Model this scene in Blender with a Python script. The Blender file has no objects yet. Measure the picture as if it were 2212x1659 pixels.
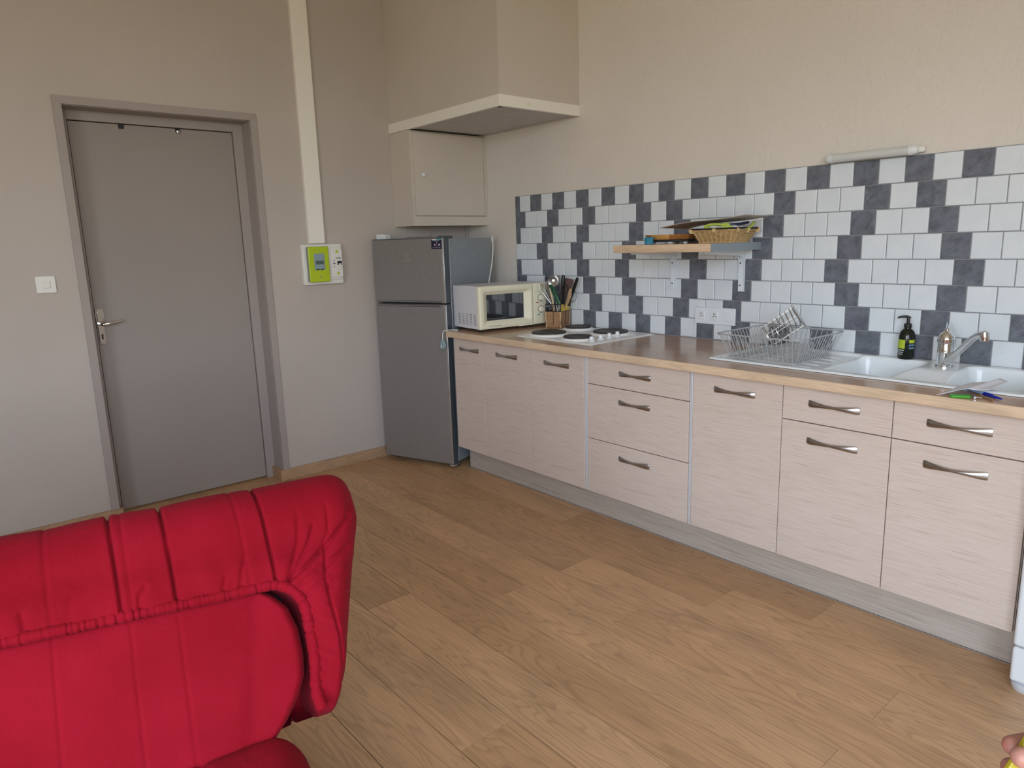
import bpy, bmesh, math, random
from mathutils import Vector, Matrix, noise
random.seed(7)
PI = math.pi
SC = bpy.context.scene
COL = SC.collection

# ------------------------------------------------------------------ camera
CAMPOS = (4.145, -3.091, 1.4184)
cam_d = bpy.data.cameras.new('camera')
cam = bpy.data.objects.new('camera', cam_d); COL.objects.link(cam); SC.camera = cam
R_ = Vector((0.65516567, 0.75498818, -0.02740068)); U_ = Vector((-0.12740059, 0.14616016, 0.98102309)); F_ = Vector((-0.74466572, 0.63924179, -0.19194505))
m = Matrix.Identity(4)
for i in range(3):
    m[i][0] = R_[i]; m[i][1] = U_[i]; m[i][2] = -F_[i]; m[i][3] = CAMPOS[i]
cam.matrix_world = m
cam_d.sensor_fit = 'HORIZONTAL'; cam_d.sensor_width = 36.0
cam_d.lens = 36.0 * 1510.84 / 2212
cam_d.shift_x = -19.94 / 2212
cam_d.shift_y = -10.13 / 2212
cam_d.clip_start = 0.02
# ------------------------------------------------------------------ world: sky above, sunlit yard below
W = bpy.data.worlds.new('world'); SC.world = W; W.use_nodes = True
nt = W.node_tree; nt.nodes.clear()
tc = nt.nodes.new('ShaderNodeTexCoord'); sp = nt.nodes.new('ShaderNodeSeparateXYZ'); mr = nt.nodes.new('ShaderNodeMapRange')
cr = nt.nodes.new('ShaderNodeValToRGB'); bg = nt.nodes.new('ShaderNodeBackground'); wo = nt.nodes.new('ShaderNodeOutputWorld')
nt.links.new(tc.outputs['Generated'], sp.inputs[0]); nt.links.new(sp.outputs['Z'], mr.inputs['Value'])
mr.inputs['From Min'].default_value = -1; mr.inputs['From Max'].default_value = 1
nt.links.new(mr.outputs[0], cr.inputs[0]); nt.links.new(cr.outputs[0], bg.inputs[0]); nt.links.new(bg.outputs[0], wo.inputs[0])
e = cr.color_ramp.elements
e[0].position = 0.0; e[0].color = (0.31, 0.275, 0.19, 1)
e[1].position = 1.0; e[1].color = (0.56, 0.80, 1.18, 1)
x = e.new(0.485); x.color = (0.38, 0.35, 0.24, 1)
x = e.new(0.515); x.color = (1.0, 1.06, 1.10, 1)
x = e.new(0.62); x.color = (.95, 1.10, 1.32, 1)
bg.inputs[1].default_value = 1.0
WIN = (-4.95, -2.75, 0.45, 2.80)          # window_1 opening in the right wall: y0, y1, z0, z1
XR = 5.6                                   # right wall
p_d = bpy.data.lights.new('daylight_portal', 'AREA'); p_d.shape = 'RECTANGLE'
p_d.size = WIN[3] - WIN[2]; p_d.size_y = WIN[1] - WIN[0]; p_d.cycles.is_portal = True
p_o = bpy.data.objects.new('daylight_portal', p_d); COL.objects.link(p_o)
p_o.location = (XR + 0.12, (WIN[0] + WIN[1]) / 2, (WIN[2] + WIN[3]) / 2); p_o.rotation_euler = (0, PI / 2, 0)
WIN2 = (3.45, 5.30, 0.45, 2.80)           # window_2 opening in the front wall: x0, x1, z0, z1
p_d = bpy.data.lights.new('daylight_portal', 'AREA'); p_d.shape = 'RECTANGLE'
p_d.size = WIN2[1] - WIN2[0]; p_d.size_y = WIN2[3] - WIN2[2]; p_d.cycles.is_portal = True
p_o = bpy.data.objects.new('daylight_portal', p_d); COL.objects.link(p_o)
p_o.location = ((WIN2[0] + WIN2[1]) / 2, -5.42, (WIN2[2] + WIN2[3]) / 2); p_o.rotation_euler = (PI / 2, 0, 0)
SC.view_settings.view_transform = 'Standard'; SC.view_settings.look = 'None'
SC.view_settings.gamma = 1.0; SC.view_settings.use_curve_mapping = False
SC.view_settings.exposure = 3.38
SC.cycles.max_bounces = 10; SC.cycles.diffuse_bounces = 6; SC.cycles.glossy_bounces = 5
SC.cycles.transparent_max_bounces = 12; SC.cycles.sample_clamp_indirect = 6
SC.cycles.use_denoising = True

# ------------------------------------------------------------------ materials
class NB:
    """small node-material builder"""
    def __init__(s, name, color=(0.8, 0.8, 0.8), rough=0.5, metal=0.0, **kw):
        s.m = bpy.data.materials.new(name); s.m.use_nodes = True
        s.t = s.m.node_tree; s.n = s.t.nodes; s.l = s.t.links
        s.b = s.n['Principled BSDF']
        s.b.inputs['Base Color'].default_value = (*color, 1)
        s.b.inputs['Roughness'].default_value = rough; s.b.inputs['Metallic'].default_value = metal
        for k, v in kw.items(): s.b.inputs[k].default_value = v
        s.m.diffuse_color = (*color, 1)
    def new(s, t, **kw):
        n = s.n.new('ShaderNode' + t)
        for k, v in kw.items():
            if k in n.inputs: n.inputs[k].default_value = v
            else: setattr(n, k, v)
        return n
    def link(s, a, b): s.l.new(a, b)
    def coord(s, scale=(1, 1, 1), kind='Object', rot=(0, 0, 0)):
        tc = s.new('TexCoord'); mp = s.new('Mapping'); s.link(tc.outputs[kind], mp.inputs[0])
        mp.inputs['Scale'].default_value = scale; mp.inputs['Rotation'].default_value = rot
        return mp.outputs[0]
    def noise(s, co, scale=5, detail=3, rough=.5, dist=0):
        n = s.new('TexNoise'); n.inputs['Scale'].default_value = scale; n.inputs['Detail'].default_value = detail
        n.inputs['Roughness'].default_value = rough; n.inputs['Distortion'].default_value = dist
        if co is not None: s.link(co, n.inputs['Vector'])
        return n.outputs['Fac']
    def ramp(s, fac, stops):
        r = s.new('ValToRGB'); el = r.color_ramp.elements
        for i, (p, c) in enumerate(stops):
            if i < 2: el[i].position = p
            x = el[i] if i < 2 else el.new(p)
            x.color = (*c, 1) if len(c) == 3 else c
        s.link(fac, r.inputs[0]); return r.outputs[0]
    def mix(s, fac, a, b, mode='MIX'):
        x = s.new('Mix', data_type='RGBA', blend_type=mode)
        for i, v in ((0, fac), (6, a), (7, b)):
            if isinstance(v, (int, float)): x.inputs[i].default_value = v
            elif isinstance(v, tuple): x.inputs[i].default_value = (*v, 1)
            else: s.link(v, x.inputs[i])
        return x.outputs[2]
    def color(s, o): s.link(o, s.b.inputs['Base Color'])
    def bump(s, h, strength=.2, dist=.002, chain=None):
        b = s.new('Bump'); b.inputs['Strength'].default_value = strength; b.inputs['Distance'].default_value = dist
        s.link(h, b.inputs['Height'])
        if chain: s.link(chain, b.inputs['Normal'])
        s.link(b.outputs[0], s.b.inputs['Normal']); return b.outputs[0]
    def math(s, op, a, b=None):
        x = s.new('Math', operation=op)
        for i, v in ((0, a), (1, b)):
            if v is None: continue
            if isinstance(v, (int, float)): x.inputs[i].default_value = v
            else: s.link(v, x.inputs[i])
        return x.outputs[0]
M = {}
def simple(name, color, rough=.5, metal=0., **kw):
    M[name] = NB(name, color, rough, metal, **kw).m; return M[name]
def mottled(name, c1, c2, scale, rough, bump=0, bscale=60, bdist=.001, metal=0., stretch=(1, 1, 1), **kw):
    b = NB(name, c1, rough, metal, **kw); co = b.coord(stretch)
    b.color(b.ramp(b.noise(co, scale, 4), [(.3, c1), (.7, c2)]))
    if bump: b.bump(b.noise(co, bscale, 3), bump, bdist)
    M[name] = b.m; return b.m

def paint(name, c, bump, dist, bscale=55):
    b = NB(name, c, .75); co = b.coord()
    c2 = tuple(v * .93 for v in c)
    b.color(b.ramp(b.noise(co, 1.7, 3), [(.3, c), (.75, c2)]))
    n1 = b.noise(co, bscale, 4, .55, .6); b.bump(n1, bump, dist)
    M[name] = b.m
paint('paint_kitchen_lit', (.725, .68, .635), .5, .009, 46)  # same paint as the hood, colour lightened to stand in for stronger light
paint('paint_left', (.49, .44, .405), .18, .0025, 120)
paint('paint_hood', (.59, .54, .48), .15, .002, 120)
paint('paint_cupboard', (.60, .545, .485), .12, .002, 90)
paint('paint_door', (.315, .28, .262), .1, .0015, 140)
paint('paint_frame', (.36, .318, .30), .1, .0015, 140)
paint('paint_other', (.62, .58, .52), .1, .002)
paint('ceiling_white', (.80, .79, .75), .1, .002)

def tile_mat(name, c1, c2, sc, bump, dist, rough):
    b = NB(name, c1, rough); co = b.coord((1, 1, 1), rot=(0, .6, 0)); at = b.new('Attribute', attribute_name='rnd')
    v = b.new('VectorMath', operation='ADD'); b.link(co, v.inputs[0])
    vm = b.new('VectorMath', operation='SCALE'); b.link(at.outputs['Color'], vm.inputs[0]); vm.inputs['Scale'].default_value = 7.0
    b.link(vm.outputs[0], v.inputs[1]); o = v.outputs[0]
    n = b.noise(o, sc, 5, .6, .4)
    b.color(b.ramp(n, [(.35, c1), (.68, c2)]))
    mp = b.new('Mapping'); b.link(o, mp.inputs[0]); mp.inputs['Scale'].default_value = (1, 1, 3.2)
    n2 = b.noise(mp.outputs[0], 32, 5, .6, 1.2)
    b.bump(n2, bump, dist)
    M[name] = b.m
tile_mat('tile_white', (.675, .735, .80), (.73, .785, .84), 9, .35, .003, .38)
tile_mat('tile_slate', (.105, .118, .152), (.185, .205, .25), 26, .8, .006, .42)
mottled('grout', (.25, .265, .275), (.31, .32, .325), 20, .85)

def wood_cab(name, c1, c2, c3, axis=0, rough=.55, sc=1.0):
    b = NB(name, c1, rough); s = [34, 34, 34]; s[axis] = 1.1
    if axis == 0: s = [1.3 * sc, 20 * sc, 46 * sc]
    if axis == 1: s = [20 * sc, 1.3 * sc, 46 * sc]
    if axis == 2: s = [46 * sc, 46 * sc, 1.3 * sc]
    co = b.coord(tuple(s))
    n = b.noise(co, 4.2, 5, .62, .5); n2 = b.noise(b.coord((.6, 3, 3.5)), 2.0, 3)
    n3 = b.noise(b.coord(tuple(v * 2.2 for v in s)), 5, 2)
    base = b.ramp(n, [(.30, c3), (.46, c1), (.72, c2)])
    base = b.mix(b.math('MULTIPLY', n3, .35), base, c3)
    base = b.mix(b.math('MULTIPLY', n2, .35), base, c2)
    b.color(base); b.bump(n, .12, .001); M[name] = b.m
wood_cab('cab_wood', (.60, .50, .435), (.67, .58, .52), (.42, .335, .28), sc=1.25)
wood_cab('plinth_wood', (.43, .37, .315), (.54, .485, .43), (.27, .23, .195), sc=.8)

def oak(name, tone, rough, dark=.62, use_attr=False, axis=0, sc=1.0, ringmix=.52):
    b = NB(name, tone, rough)
    tc = b.new('TexCoord'); src = tc.outputs['Object']
    if use_attr:
        at = b.new('Attribute', attribute_name='rnd')
        vm = b.new('VectorMath', operation='SCALE'); b.link(at.outputs['Color'], vm.inputs[0]); vm.inputs['Scale'].default_value = 23.0
        v = b.new('VectorMath', operation='ADD'); b.link(src, v.inputs[0]); b.link(vm.outputs[0], v.inputs[1]); src = v.outputs[0]
    def mp(sv):
        m_ = b.new('Mapping'); b.link(src, m_.inputs[0]); m_.inputs['Scale'].default_value = sv; return m_.outputs[0]
    def ax(l, w):
        v = [w, w, w]; v[axis] = l; return tuple(a * sc for a in v)
    # cathedral figure: contour lines of a stretched smooth noise
    f = b.noise(mp(ax(.95, 8.2)), 1.0, 2.2, .5, .45)
    rings = b.math('FRACT', b.math('MULTIPLY', f, 19.0))
    ringc = b.ramp(rings, [(0.0, (1, 1, 1)), (.55, (.93, .93, .93)), (.86, (.58, .58, .58)), (1.0, (1, 1, 1))])
    fine = b.noise(mp(ax(3.2, 120)), 2.0, 4, .6, .2)
    finec = b.ramp(fine, [(.32, (.74, .74, .74)), (.56, (1, 1, 1))])
    blot = b.noise(mp(ax(1.6, 5)), 1.6, 3)
    t1 = tone; t2 = tuple(v * dark for v in tone); t3 = (min(1, tone[0] * 1.12), tone[1] * 1.10, tone[2] * 1.12)
    c = b.ramp(blot, [(.28, tuple(v * .84 for v in t1)), (.5, t1), (.78, t3)])
    c = b.mix(ringmix, c, ringc, 'MULTIPLY'); c = b.mix(.75, c, finec, 'MULTIPLY')
    if use_attr:
        sep = b.new('SeparateColor'); b.link(at.outputs['Color'], sep.inputs[0])
        br = b.ramp(sep.outputs[0], [(0, (.88, .86, .83)), (.5, (1, .985, .96)), (1, (1.08, 1.10, 1.13))])
        c = b.mix(1.0, c, br, 'MULTIPLY')
    b.color(c); b.bump(fine, .1, .0008)
    M[name] = b.m; return b
oak('floor_oak', (.60, .365, .195), .42, use_attr=True)
oak('baseboard_oak', (.44, .285, .17), .5, axis=1)
oak('worktop_edge', (.70, .525, .365), .42, sc=1.6, ringmix=.26)
oak('worktop_top', (.58, .385, .255), .2, sc=1.0, ringmix=.35)
simple('floor_gap', (.06, .045, .035), .9)

def brushed(name, c, rough, metal=1.0, axis=0, bump=.04):
    b = NB(name, c, rough, metal); s = [220, 220, 220]; s[axis] = 2
    b.bump(b.noise(b.coord(tuple(s)), 3, 3), bump, .0004); M[name] = b.m
brushed('steel', (.56, .56, .57), .26)
brushed('chrome', (.75, .76, .78), .07, bump=0.0)
brushed('handle_nickel', (.46, .45, .46), .22, bump=.02)
simple('aluminium', (.66, .69, .73), .4, .25)
simple('wire_grey', (.46, .49, .52), .38, .35)
mottled('fridge_door', (.245, .235, .232), (.27, .26, .256), 40, .42, .06, 500, .0003, metal=.35)
mottled('fridge_side', (.27, .305, .335), (.30, .335, .365), 30, .4, .06, 400, .0003, metal=.2)
simple('fridge_trim', (.07, .085, .1), .35); simple('fridge_edge', (.68, .70, .72), .25, .9)
simple('black', (.012, .012, .013), .35); simple('black_matt', (.02, .02, .022), .7)
simple('white_plastic', (.74, .74, .71), .35); simple('white_bright', (.72, .76, .79), .28)
simple('cream_plastic', (.75, .735, .575), .4); simple('cream_knob', (.74, .73, .62), .35)
simple('mw_white', (.66, .665, .72), .38); simple('screen_black', (.012, .014, .02), .05, 0, **{'Specular IOR Level': 1.0, 'Coat Weight': 1.0, 'Coat IOR': 1.9})
simple('enamel', (.90, .92, .94), .3); simple('plate_iron', (.035, .03, .03), .5)
simple('sink_white', (.83, .89, .93), .2)
simple('hood_white', (.82, .80, .745), .5)
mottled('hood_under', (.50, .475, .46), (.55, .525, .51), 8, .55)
simple('lime', (.42, .56, .015), .38); simple('meter_grey', (.25, .26, .27), .45); simple('lcd', (.09, .12, .12), .2)
simple('lime_button', (.45, .55, .08), .4); simple('text_grey', (.2, .2, .2), .6)
simple('outlet_white', (.74, .80, .86), .3)
simple('diffuser', (.60, .63, .63), .35)
simple('teal_cup', (.02, .19, .30), .22); simple('plug_blue', (.25, .34, .38), .45)
simple('shelf_end', (.25, .30, .345), .45)
simple('soap_dark', (.008, .012, .008), .12); simple('soap_lime', (.42, .55, .03), .5); simple('soap_text', (.45, .5, .5), .5); simple('soap_blue', (.12, .22, .33), .5)
simple('red', (.45, .03, .03), .4); simple('blue_mark', (.1, .35, .5), .4)
simple('sticker_navy', (.01, .014, .04), .3); simple('sticker_white', (.7, .72, .75), .4); simple('sticker_pink', (.55, .25, .3), .4); simple('sticker_teal', (.1, .4, .45), .4)
simple('logo_grey', (.42, .40, .38), .35, .5)
simple('tan_wood', (.42, .27, .15), .6); simple('pale_wood', (.62, .50, .34), .6); simple('dark_wood', (.075, .03, .02), .45)
simple('green_handle', (.005, .075, .03), .35); simple('white_wire', (.72, .72, .7), .4)
oak('tray_wood', (.40, .17, .05), .4, sc=3); oak('tray_light', (.66, .36, .12), .4, sc=3)
mottled('rattan', (.30, .16, .075), (.42, .25, .12), 60, .65, .3, 200)
mottled('wicker', (.36, .22, .09), (.56, .38, .18), 70, .55, .3, 200)
simple('wicker_light', (.66, .50, .26), .5)
simple('label_yellow', (.72, .50, .05), .5)
simple('towel_lime', (.47, .56, .10), .9); simple('towel_white', (.66, .68, .74), .9); simple('towel_navy', (.015, .02, .05), .9)
simple('card_taupe', (.50, .45, .40), .75)
simple('paper', (.72, .73, .82), .8); simple('pen_blue', (.005, .02, .35), .25); simple('pen_clear', (.25, .4, .6), .2); simple('brass', (.5, .3, .12), .3, .8)
simple('green_plastic', (.06, .36, .03), .35)
simple('yellow_plastic', (.40, .32, .015), .45)
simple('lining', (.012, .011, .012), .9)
def fabric():
    b = NB('red_fabric', (.23, .008, .02), .85, 0)
    b.b.inputs['Sheen Weight'].default_value = .04; b.b.inputs['Sheen Roughness'].default_value = .5
    b.b.inputs['Sheen Tint'].default_value = (1, .35, .45, 1); b.b.inputs['Specular IOR Level'].default_value = .08
    co = b.coord()
    b.color(b.ramp(b.noise(co, 5, 4), [(.3, (.20, .003, .009)), (.7, (.26, .005, .0155))]))
    w = b.noise(b.coord((1, 260, 40)), 3, 2); w2 = b.noise(co, 900, 2); w3 = b.noise(b.coord((9, 9, 9)), 1.6, 4, .6, .5)
    a = b.bump(w3, .35, .012); b2 = b.bump(w2, .25, .0006, a); b.bump(w, .18, .0008, b2)
    M['red_fabric'] = b.m
fabric()
simple('red_thread', (.72, .13, .16), .8)
def skin():
    b = NB('skin', (.56, .33, .25), .5); b.b.inputs['Subsurface Weight'].default_value = .15
    b.b.inputs['Subsurface Scale'].default_value = .004; b.b.inputs['Subsurface Radius'].default_value = (1, .35, .2)
    co = b.coord(); b.color(b.ramp(b.noise(co, 26, 4), [(.3, (.42, .22, .17)), (.7, (.34, .125, .10))]))
    b.bump(b.noise(co, 600, 3), .3, .0006); M['skin'] = b.m
skin(); simple('nail', (.50, .33, .30), .3)
def glass():
    b = NB('window_glass'); b.n.remove(b.b)
    tr = b.new('BsdfTransparent'); gl = b.new('BsdfGlossy'); gl.inputs['Roughness'].default_value = .02
    mx = b.new('MixShader'); mx.inputs[0].default_value = .06
    b.link(tr.outputs[0], mx.inputs[1]); b.link(gl.outputs[0], mx.inputs[2]); b.link(mx.outputs[0], b.n['Material Output'].inputs[0])
    M['window_glass'] = b.m
glass()

# ------------------------------------------------------------------ geometry helpers
class MB:
    def __init__(s, o=(0, 0, 0)):
        s.v = []; s.f = []; s.m = []; s.o = Vector(o); s.rnd = []
    def add(s, vs, fs, mi=0, rnd=None):
        b = len(s.v); s.v += [Vector(v) - s.o for v in vs]
        for f in fs: s.f.append(tuple(i + b for i in f)); s.m.append(mi); s.rnd.append(rnd)
        return s
    def box(s, x0, x1, y0, y1, z0, z1, mi=0, rnd=None, mtx=None):
        vs = [(x, y, z) for z in (z0, z1) for y in (y0, y1) for x in (x0, x1)]
        if mtx: vs = [mtx @ Vector(v) for v in vs]
        return s.add(vs, [(0, 2, 3, 1), (4, 5, 7, 6), (0, 1, 5, 4), (2, 6, 7, 3), (0, 4, 6, 2), (1, 3, 7, 5)], mi, rnd)
    def prism(s, poly, axis, a0, a1, mi=0):
        """poly: 2D points in the plane perpendicular to axis (x:(y,z) y:(x,z) z:(x,y))"""
        def P(u, v, a): return {'x': (a, u, v), 'y': (u, a, v), 'z': (u, v, a)}[axis]
        n = len(poly); vs = [P(u, v, a0) for u, v in poly] + [P(u, v, a1) for u, v in poly]
        fs = [tuple(range(n)), tuple(range(2 * n - 1, n - 1, -1))]
        fs += [(i, i + n, (i + 1) % n + n, (i + 1) % n) for i in range(n)]
        return s.add(vs, fs, mi)
    def tube(s, path, r, seg=8, mi=0, closed=False, caps=True, sq=None):
        path = [Vector(p) for p in path]; n = len(path); rr = r if isinstance(r, (list, tuple)) else [r] * n
        tang = []
        for i in range(n):
            a = path[(i - 1) % n] if closed or i > 0 else path[i]; b = path[(i + 1) % n] if closed or i < n - 1 else path[i]
            t = (b - a); tang.append(t.normalized() if t.length > 1e-9 else Vector((0, 0, 1)))
        up = Vector((0, 0, 1)) if abs(tang[0].z) < .9 else Vector((1, 0, 0))
        nrm = (up - tang[0] * up.dot(tang[0])).normalized(); vs = []
        for i in range(n):
            nrm = (nrm - tang[i] * nrm.dot(tang[i])); nrm = nrm.normalized() if nrm.length > 1e-6 else tang[i].orthogonal().normalized()
            bn = tang[i].cross(nrm)
            for k in range(seg):
                a = 2 * PI * k / seg; ca, sa = math.cos(a), math.sin(a)
                if sq: sa *= sq
                vs.append(path[i] + (nrm * ca + bn * sa) * rr[i])
        fs = []
        for i in range(n if closed else n - 1):
            j = (i + 1) % n
            for k in range(seg): fs.append((i * seg + k, i * seg + (k + 1) % seg, j * seg + (k + 1) % seg, j * seg + k))
        if caps and not closed: fs += [tuple(range(seg - 1, -1, -1)), tuple((n - 1) * seg + k for k in range(seg))]
        return s.add(vs, fs, mi)
    def cyl(s, p0, p1, r0, r1=None, seg=24, mi=0):
        return s.tube([p0, p1], [r0, r0 if r1 is None else r1], seg, mi)
    def lathe(s, prof, c=(0, 0, 0), ax='z', seg=32, mi=0, mtx=None, scl=(1, 1)):
        """prof: (radius, height) list"""
        vs = []; n = len(prof)
        for r, h in prof:
            for k in range(seg):
                a = 2 * PI * k / seg; u, v = r * math.cos(a) * scl[0], r * math.sin(a) * scl[1]
                p = {'z': (u, v, h), 'x': (h, u, v), 'y': (u, h, v), '-y': (u, -h, v)}[ax]
                p = Vector(p) + Vector(c); vs.append(mtx @ p if mtx else p)
        fs = [(i * seg + k, i * seg + (k + 1) % seg, (i + 1) * seg + (k + 1) % seg, (i + 1) * seg + k) for i in range(n - 1) for k in range(seg)]
        fs += [tuple(range(seg - 1, -1, -1)), tuple((n - 1) * seg + k for k in range(seg))]
        return s.add(vs, fs, mi)
    def grid(s, fn, nu, nv, mi=0, cu=False, cv=False, mf=None):
        vs = [fn(i, j) for i in range(nu) for j in range(nv)]; b = len(s.v)
        s.v += [Vector(v) - s.o for v in vs]
        for i in range(nu if cu else nu - 1):
            for j in range(nv if cv else nv - 1):
                i2, j2 = (i + 1) % nu, (j + 1) % nv
                s.f.append((b + i * nv + j, b + i2 * nv + j, b + i2 * nv + j2, b + i * nv + j2)); s.m.append(mf(i, j) if mf else mi); s.rnd.append(None)
        return s
    def build(s, name, mats, parent=None, bevel=0, smooth=40, sub=0, seg=2, fixn=True):
        me = bpy.data.meshes.new(name); me.from_pydata([tuple(v) for v in s.v], [], s.f)
        mats = mats if isinstance(mats, (list, tuple)) else [mats]
        for x in mats: me.materials.append(M[x])
        me.polygons.foreach_set('material_index', s.m)
        if fixn:
            bm = bmesh.new(); bm.from_mesh(me); bmesh.ops.recalc_face_normals(bm, faces=bm.faces); bm.to_mesh(me); bm.free()
        if any(r is not None for r in s.rnd):
            at = me.color_attributes.new('rnd', 'FLOAT_COLOR', 'CORNER')
            for p in me.polygons:
                r = s.rnd[p.index] or (0, 0, 0)
                for li in p.loop_indices: at.data[li].color = (*r, 1)
        if smooth:
            me.shade_smooth(); me.set_sharp_from_angle(angle=math.radians(smooth))
        me.update()
        o = bpy.data.objects.new(name, me); COL.objects.link(o)
        if parent: o.parent = parent
        if bevel:
            b = o.modifiers.new('bevel', 'BEVEL'); b.width = bevel; b.segments = seg; b.limit_method = 'ANGLE'; b.angle_limit = .6
        if sub:
            b = o.modifiers.new('sub', 'SUBSURF'); b.levels = sub; b.render_levels = sub
        return o
def tag(o, label=None, cat=None, group=None, kind=None):
    if label: o['label'] = label
    if cat: o['category'] = cat
    if group: o['group'] = group
    if kind: o['kind'] = kind
    return o
def thing(name, label, cat, loc=(0, 0, 0), rz=0, group=None, kind=None):
    o = bpy.data.objects.new(name, None); COL.objects.link(o); o.empty_display_size = .05
    o.location = loc; o.rotation_euler = (0, 0, rz)
    return tag(o, label, cat, group, kind)
def copy_tree(o, parent=None):
    c = o.copy(); COL.objects.link(c); c.parent = parent
    for ch in list(o.children): copy_tree(ch, c)
    return c
def text_mesh(name, s, size, mat, parent, mtx, extrude=.0006):
    cu = bpy.data.curves.new(name, 'FONT'); cu.body = s; cu.size = size; cu.extrude = extrude; cu.align_x = 'CENTER'; cu.align_y = 'CENTER'
    t = bpy.data.objects.new(name, cu); COL.objects.link(t)
    dg = bpy.context.evaluated_depsgraph_get(); me = bpy.data.meshes.new_from_object(t.evaluated_get(dg))
    bpy.data.objects.remove(t); me.name = name; me.materials.clear(); me.materials.append(M[mat]); me.transform(mtx)
    o = bpy.data.objects.new(name, me); COL.objects.link(o); o.parent = parent; return o
def frame_m(o, x, y, z):
    return Matrix(((x[0], y[0], z[0], o[0]), (x[1], y[1], z[1], o[1]), (x[2], y[2], z[2], o[2]), (0, 0, 0, 1)))
def arc(cx, cy, r, a0, a1, n): return [(cx + r * math.cos(a0 + (a1 - a0) * i / n), cy + r * math.sin(a0 + (a1 - a0) * i / n)) for i in range(n + 1)]
def sst(a, b, x):
    t = min(1, max(0, (x - a) / (b - a))); return t * t * (3 - 2 * t)

# ================================================================== SETTING
YF = -5.3; ZC = 3.15
DY0, DY1, DZ = -2.417, -1.507, 2.138          # door opening
f = MB(); f.box(-.0, XR, YF, 0, -.06, -.004, 1)
rr = random.Random(3)
PW, PL, G = .196, 1.33, .0014
known = {0: 1.69, 1: 1.36, 2: 2.52 - .44, 3: 1.20, 4: .74, 5: 2.385, 6: .46, 7: 2.683, 8: 1.93, 9: .28}
n = -4
while True:
    y1 = -.73 - PW * (n - 1); y0 = y1 - PW
    if y1 < YF: break
    if y0 < 0:
        off = known.get(n, rr.uniform(0, PL)); x = off - PL * math.ceil(off / PL) - 0.0
        while x < XR:
            a, b = max(0, x), min(XR, x + PL); yy0, yy1 = max(YF, y0), min(0, y1)
            if b - a > .01 and yy1 - yy0 > .005:
                f.box(a + .0005, b - .0005, yy0 + G, yy1 - G, -.004, 0, 0, rnd=(rr.random(), rr.random(), rr.random()))
            x += PL
    n += 1
f.box(-.2, 0, DY0, DY1, -.06, 0, 0, rnd=(.3, .5, .2))
floor = tag(f.build('floor', ['floor_oak', 'floor_gap'], smooth=0), 'oak laminate plank floor', kind='structure')
w = MB()
w.box(-.25, 0, YF, DY0, 0, ZC); w.box(-.25, 0, DY1, .2, 0, ZC); w.box(-.25, 0, DY0, DY1, DZ, ZC); w.box(-.29, -.25, DY0 - .1, DY1 + .1, -.06, ZC)  # last box: unseen slab added behind the door to stop light leaking in
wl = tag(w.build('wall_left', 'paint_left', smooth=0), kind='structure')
w = MB(); w.box(.0, XR, 0, .2, 0, ZC); wk = tag(w.build('wall_back', 'paint_kitchen_lit', smooth=0), kind='structure')
w = MB(); a, b, c, d = WIN2; w.box(0, a, YF - .2, YF, 0, ZC); w.box(b, XR, YF - .2, YF, 0, ZC); w.box(a, b, YF - .2, YF, 0, c); w.box(a, b, YF - .2, YF, d, ZC); tag(w.build('wall_front', 'paint_other', smooth=0), kind='structure')
w = MB(); y0, y1, z0, z1 = WIN
w.box(XR, XR + .25, YF - .2, y0, 0, ZC); w.box(XR, XR + .25, y1, .2, 0, ZC); w.box(XR, XR + .25, y0, y1, 0, z0); w.box(XR, XR + .25, y0, y1, z1, ZC)
tag(w.build('wall_right', 'paint_other', smooth=0), kind='structure')
w = MB(); w.box(-.25, XR + .25, YF - .2, .2, ZC, ZC + .15); tag(w.build('ceiling', 'ceiling_white', smooth=0), kind='structure')
# window
wt = tag(thing('window_1', None, None, (XR + .1, (y0 + y1) / 2, z0)), kind='structure')
o = wt.location
w = MB(o); ym = (y0 + y1) / 2
for a, b, c, d in ((y0, y0 + .06, z0, z1), (y1 - .06, y1, z0, z1), (y0, y1, z0, z0 + .07), (y0, y1, z1 - .06, z1), (ym - .05, ym + .05, z0, z1)):
    w.box(XR + .07, XR + .13, a, b, c, d)
w.build('window_frame', 'white_plastic', wt, bevel=.004)
w = MB(o); w.box(XR + .097, XR + .103, y0 + .055, ym - .045, z0 + .06, z1 - .05); w.box(XR + .097, XR + .103, ym + .045, y1 - .055, z0 + .06, z1 - .05)
w.build('window_pane', 'window_glass', wt, smooth=0)
wt = tag(thing('window_2', None, None, ((WIN2[0] + WIN2[1]) / 2, YF - .1, WIN2[2])), kind='structure'); o = wt.location
w = MB(o); x0_, x1_, z0, z1 = WIN2; xm = (x0_ + x1_) / 2
for a, b, c, d in ((x0_, x0_ + .06, z0, z1), (x1_ - .06, x1_, z0, z1), (x0_, x1_, z0, z0 + .07), (x0_, x1_, z1 - .06, z1), (xm - .05, xm + .05, z0, z1)):
    w.box(a, b, YF - .13, YF - .07, c, d)
w.build('window_frame', 'white_plastic', wt, bevel=.004)
w = MB(o); w.box(x0_ + .055, xm - .045, YF - .103, YF - .097, z0 + .06, z1 - .05); w.box(xm + .045, x1_ - .055, YF - .103, YF - .097, z0 + .06, z1 - .05)
w.build('window_pane', 'window_glass', wt, smooth=0)
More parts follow.
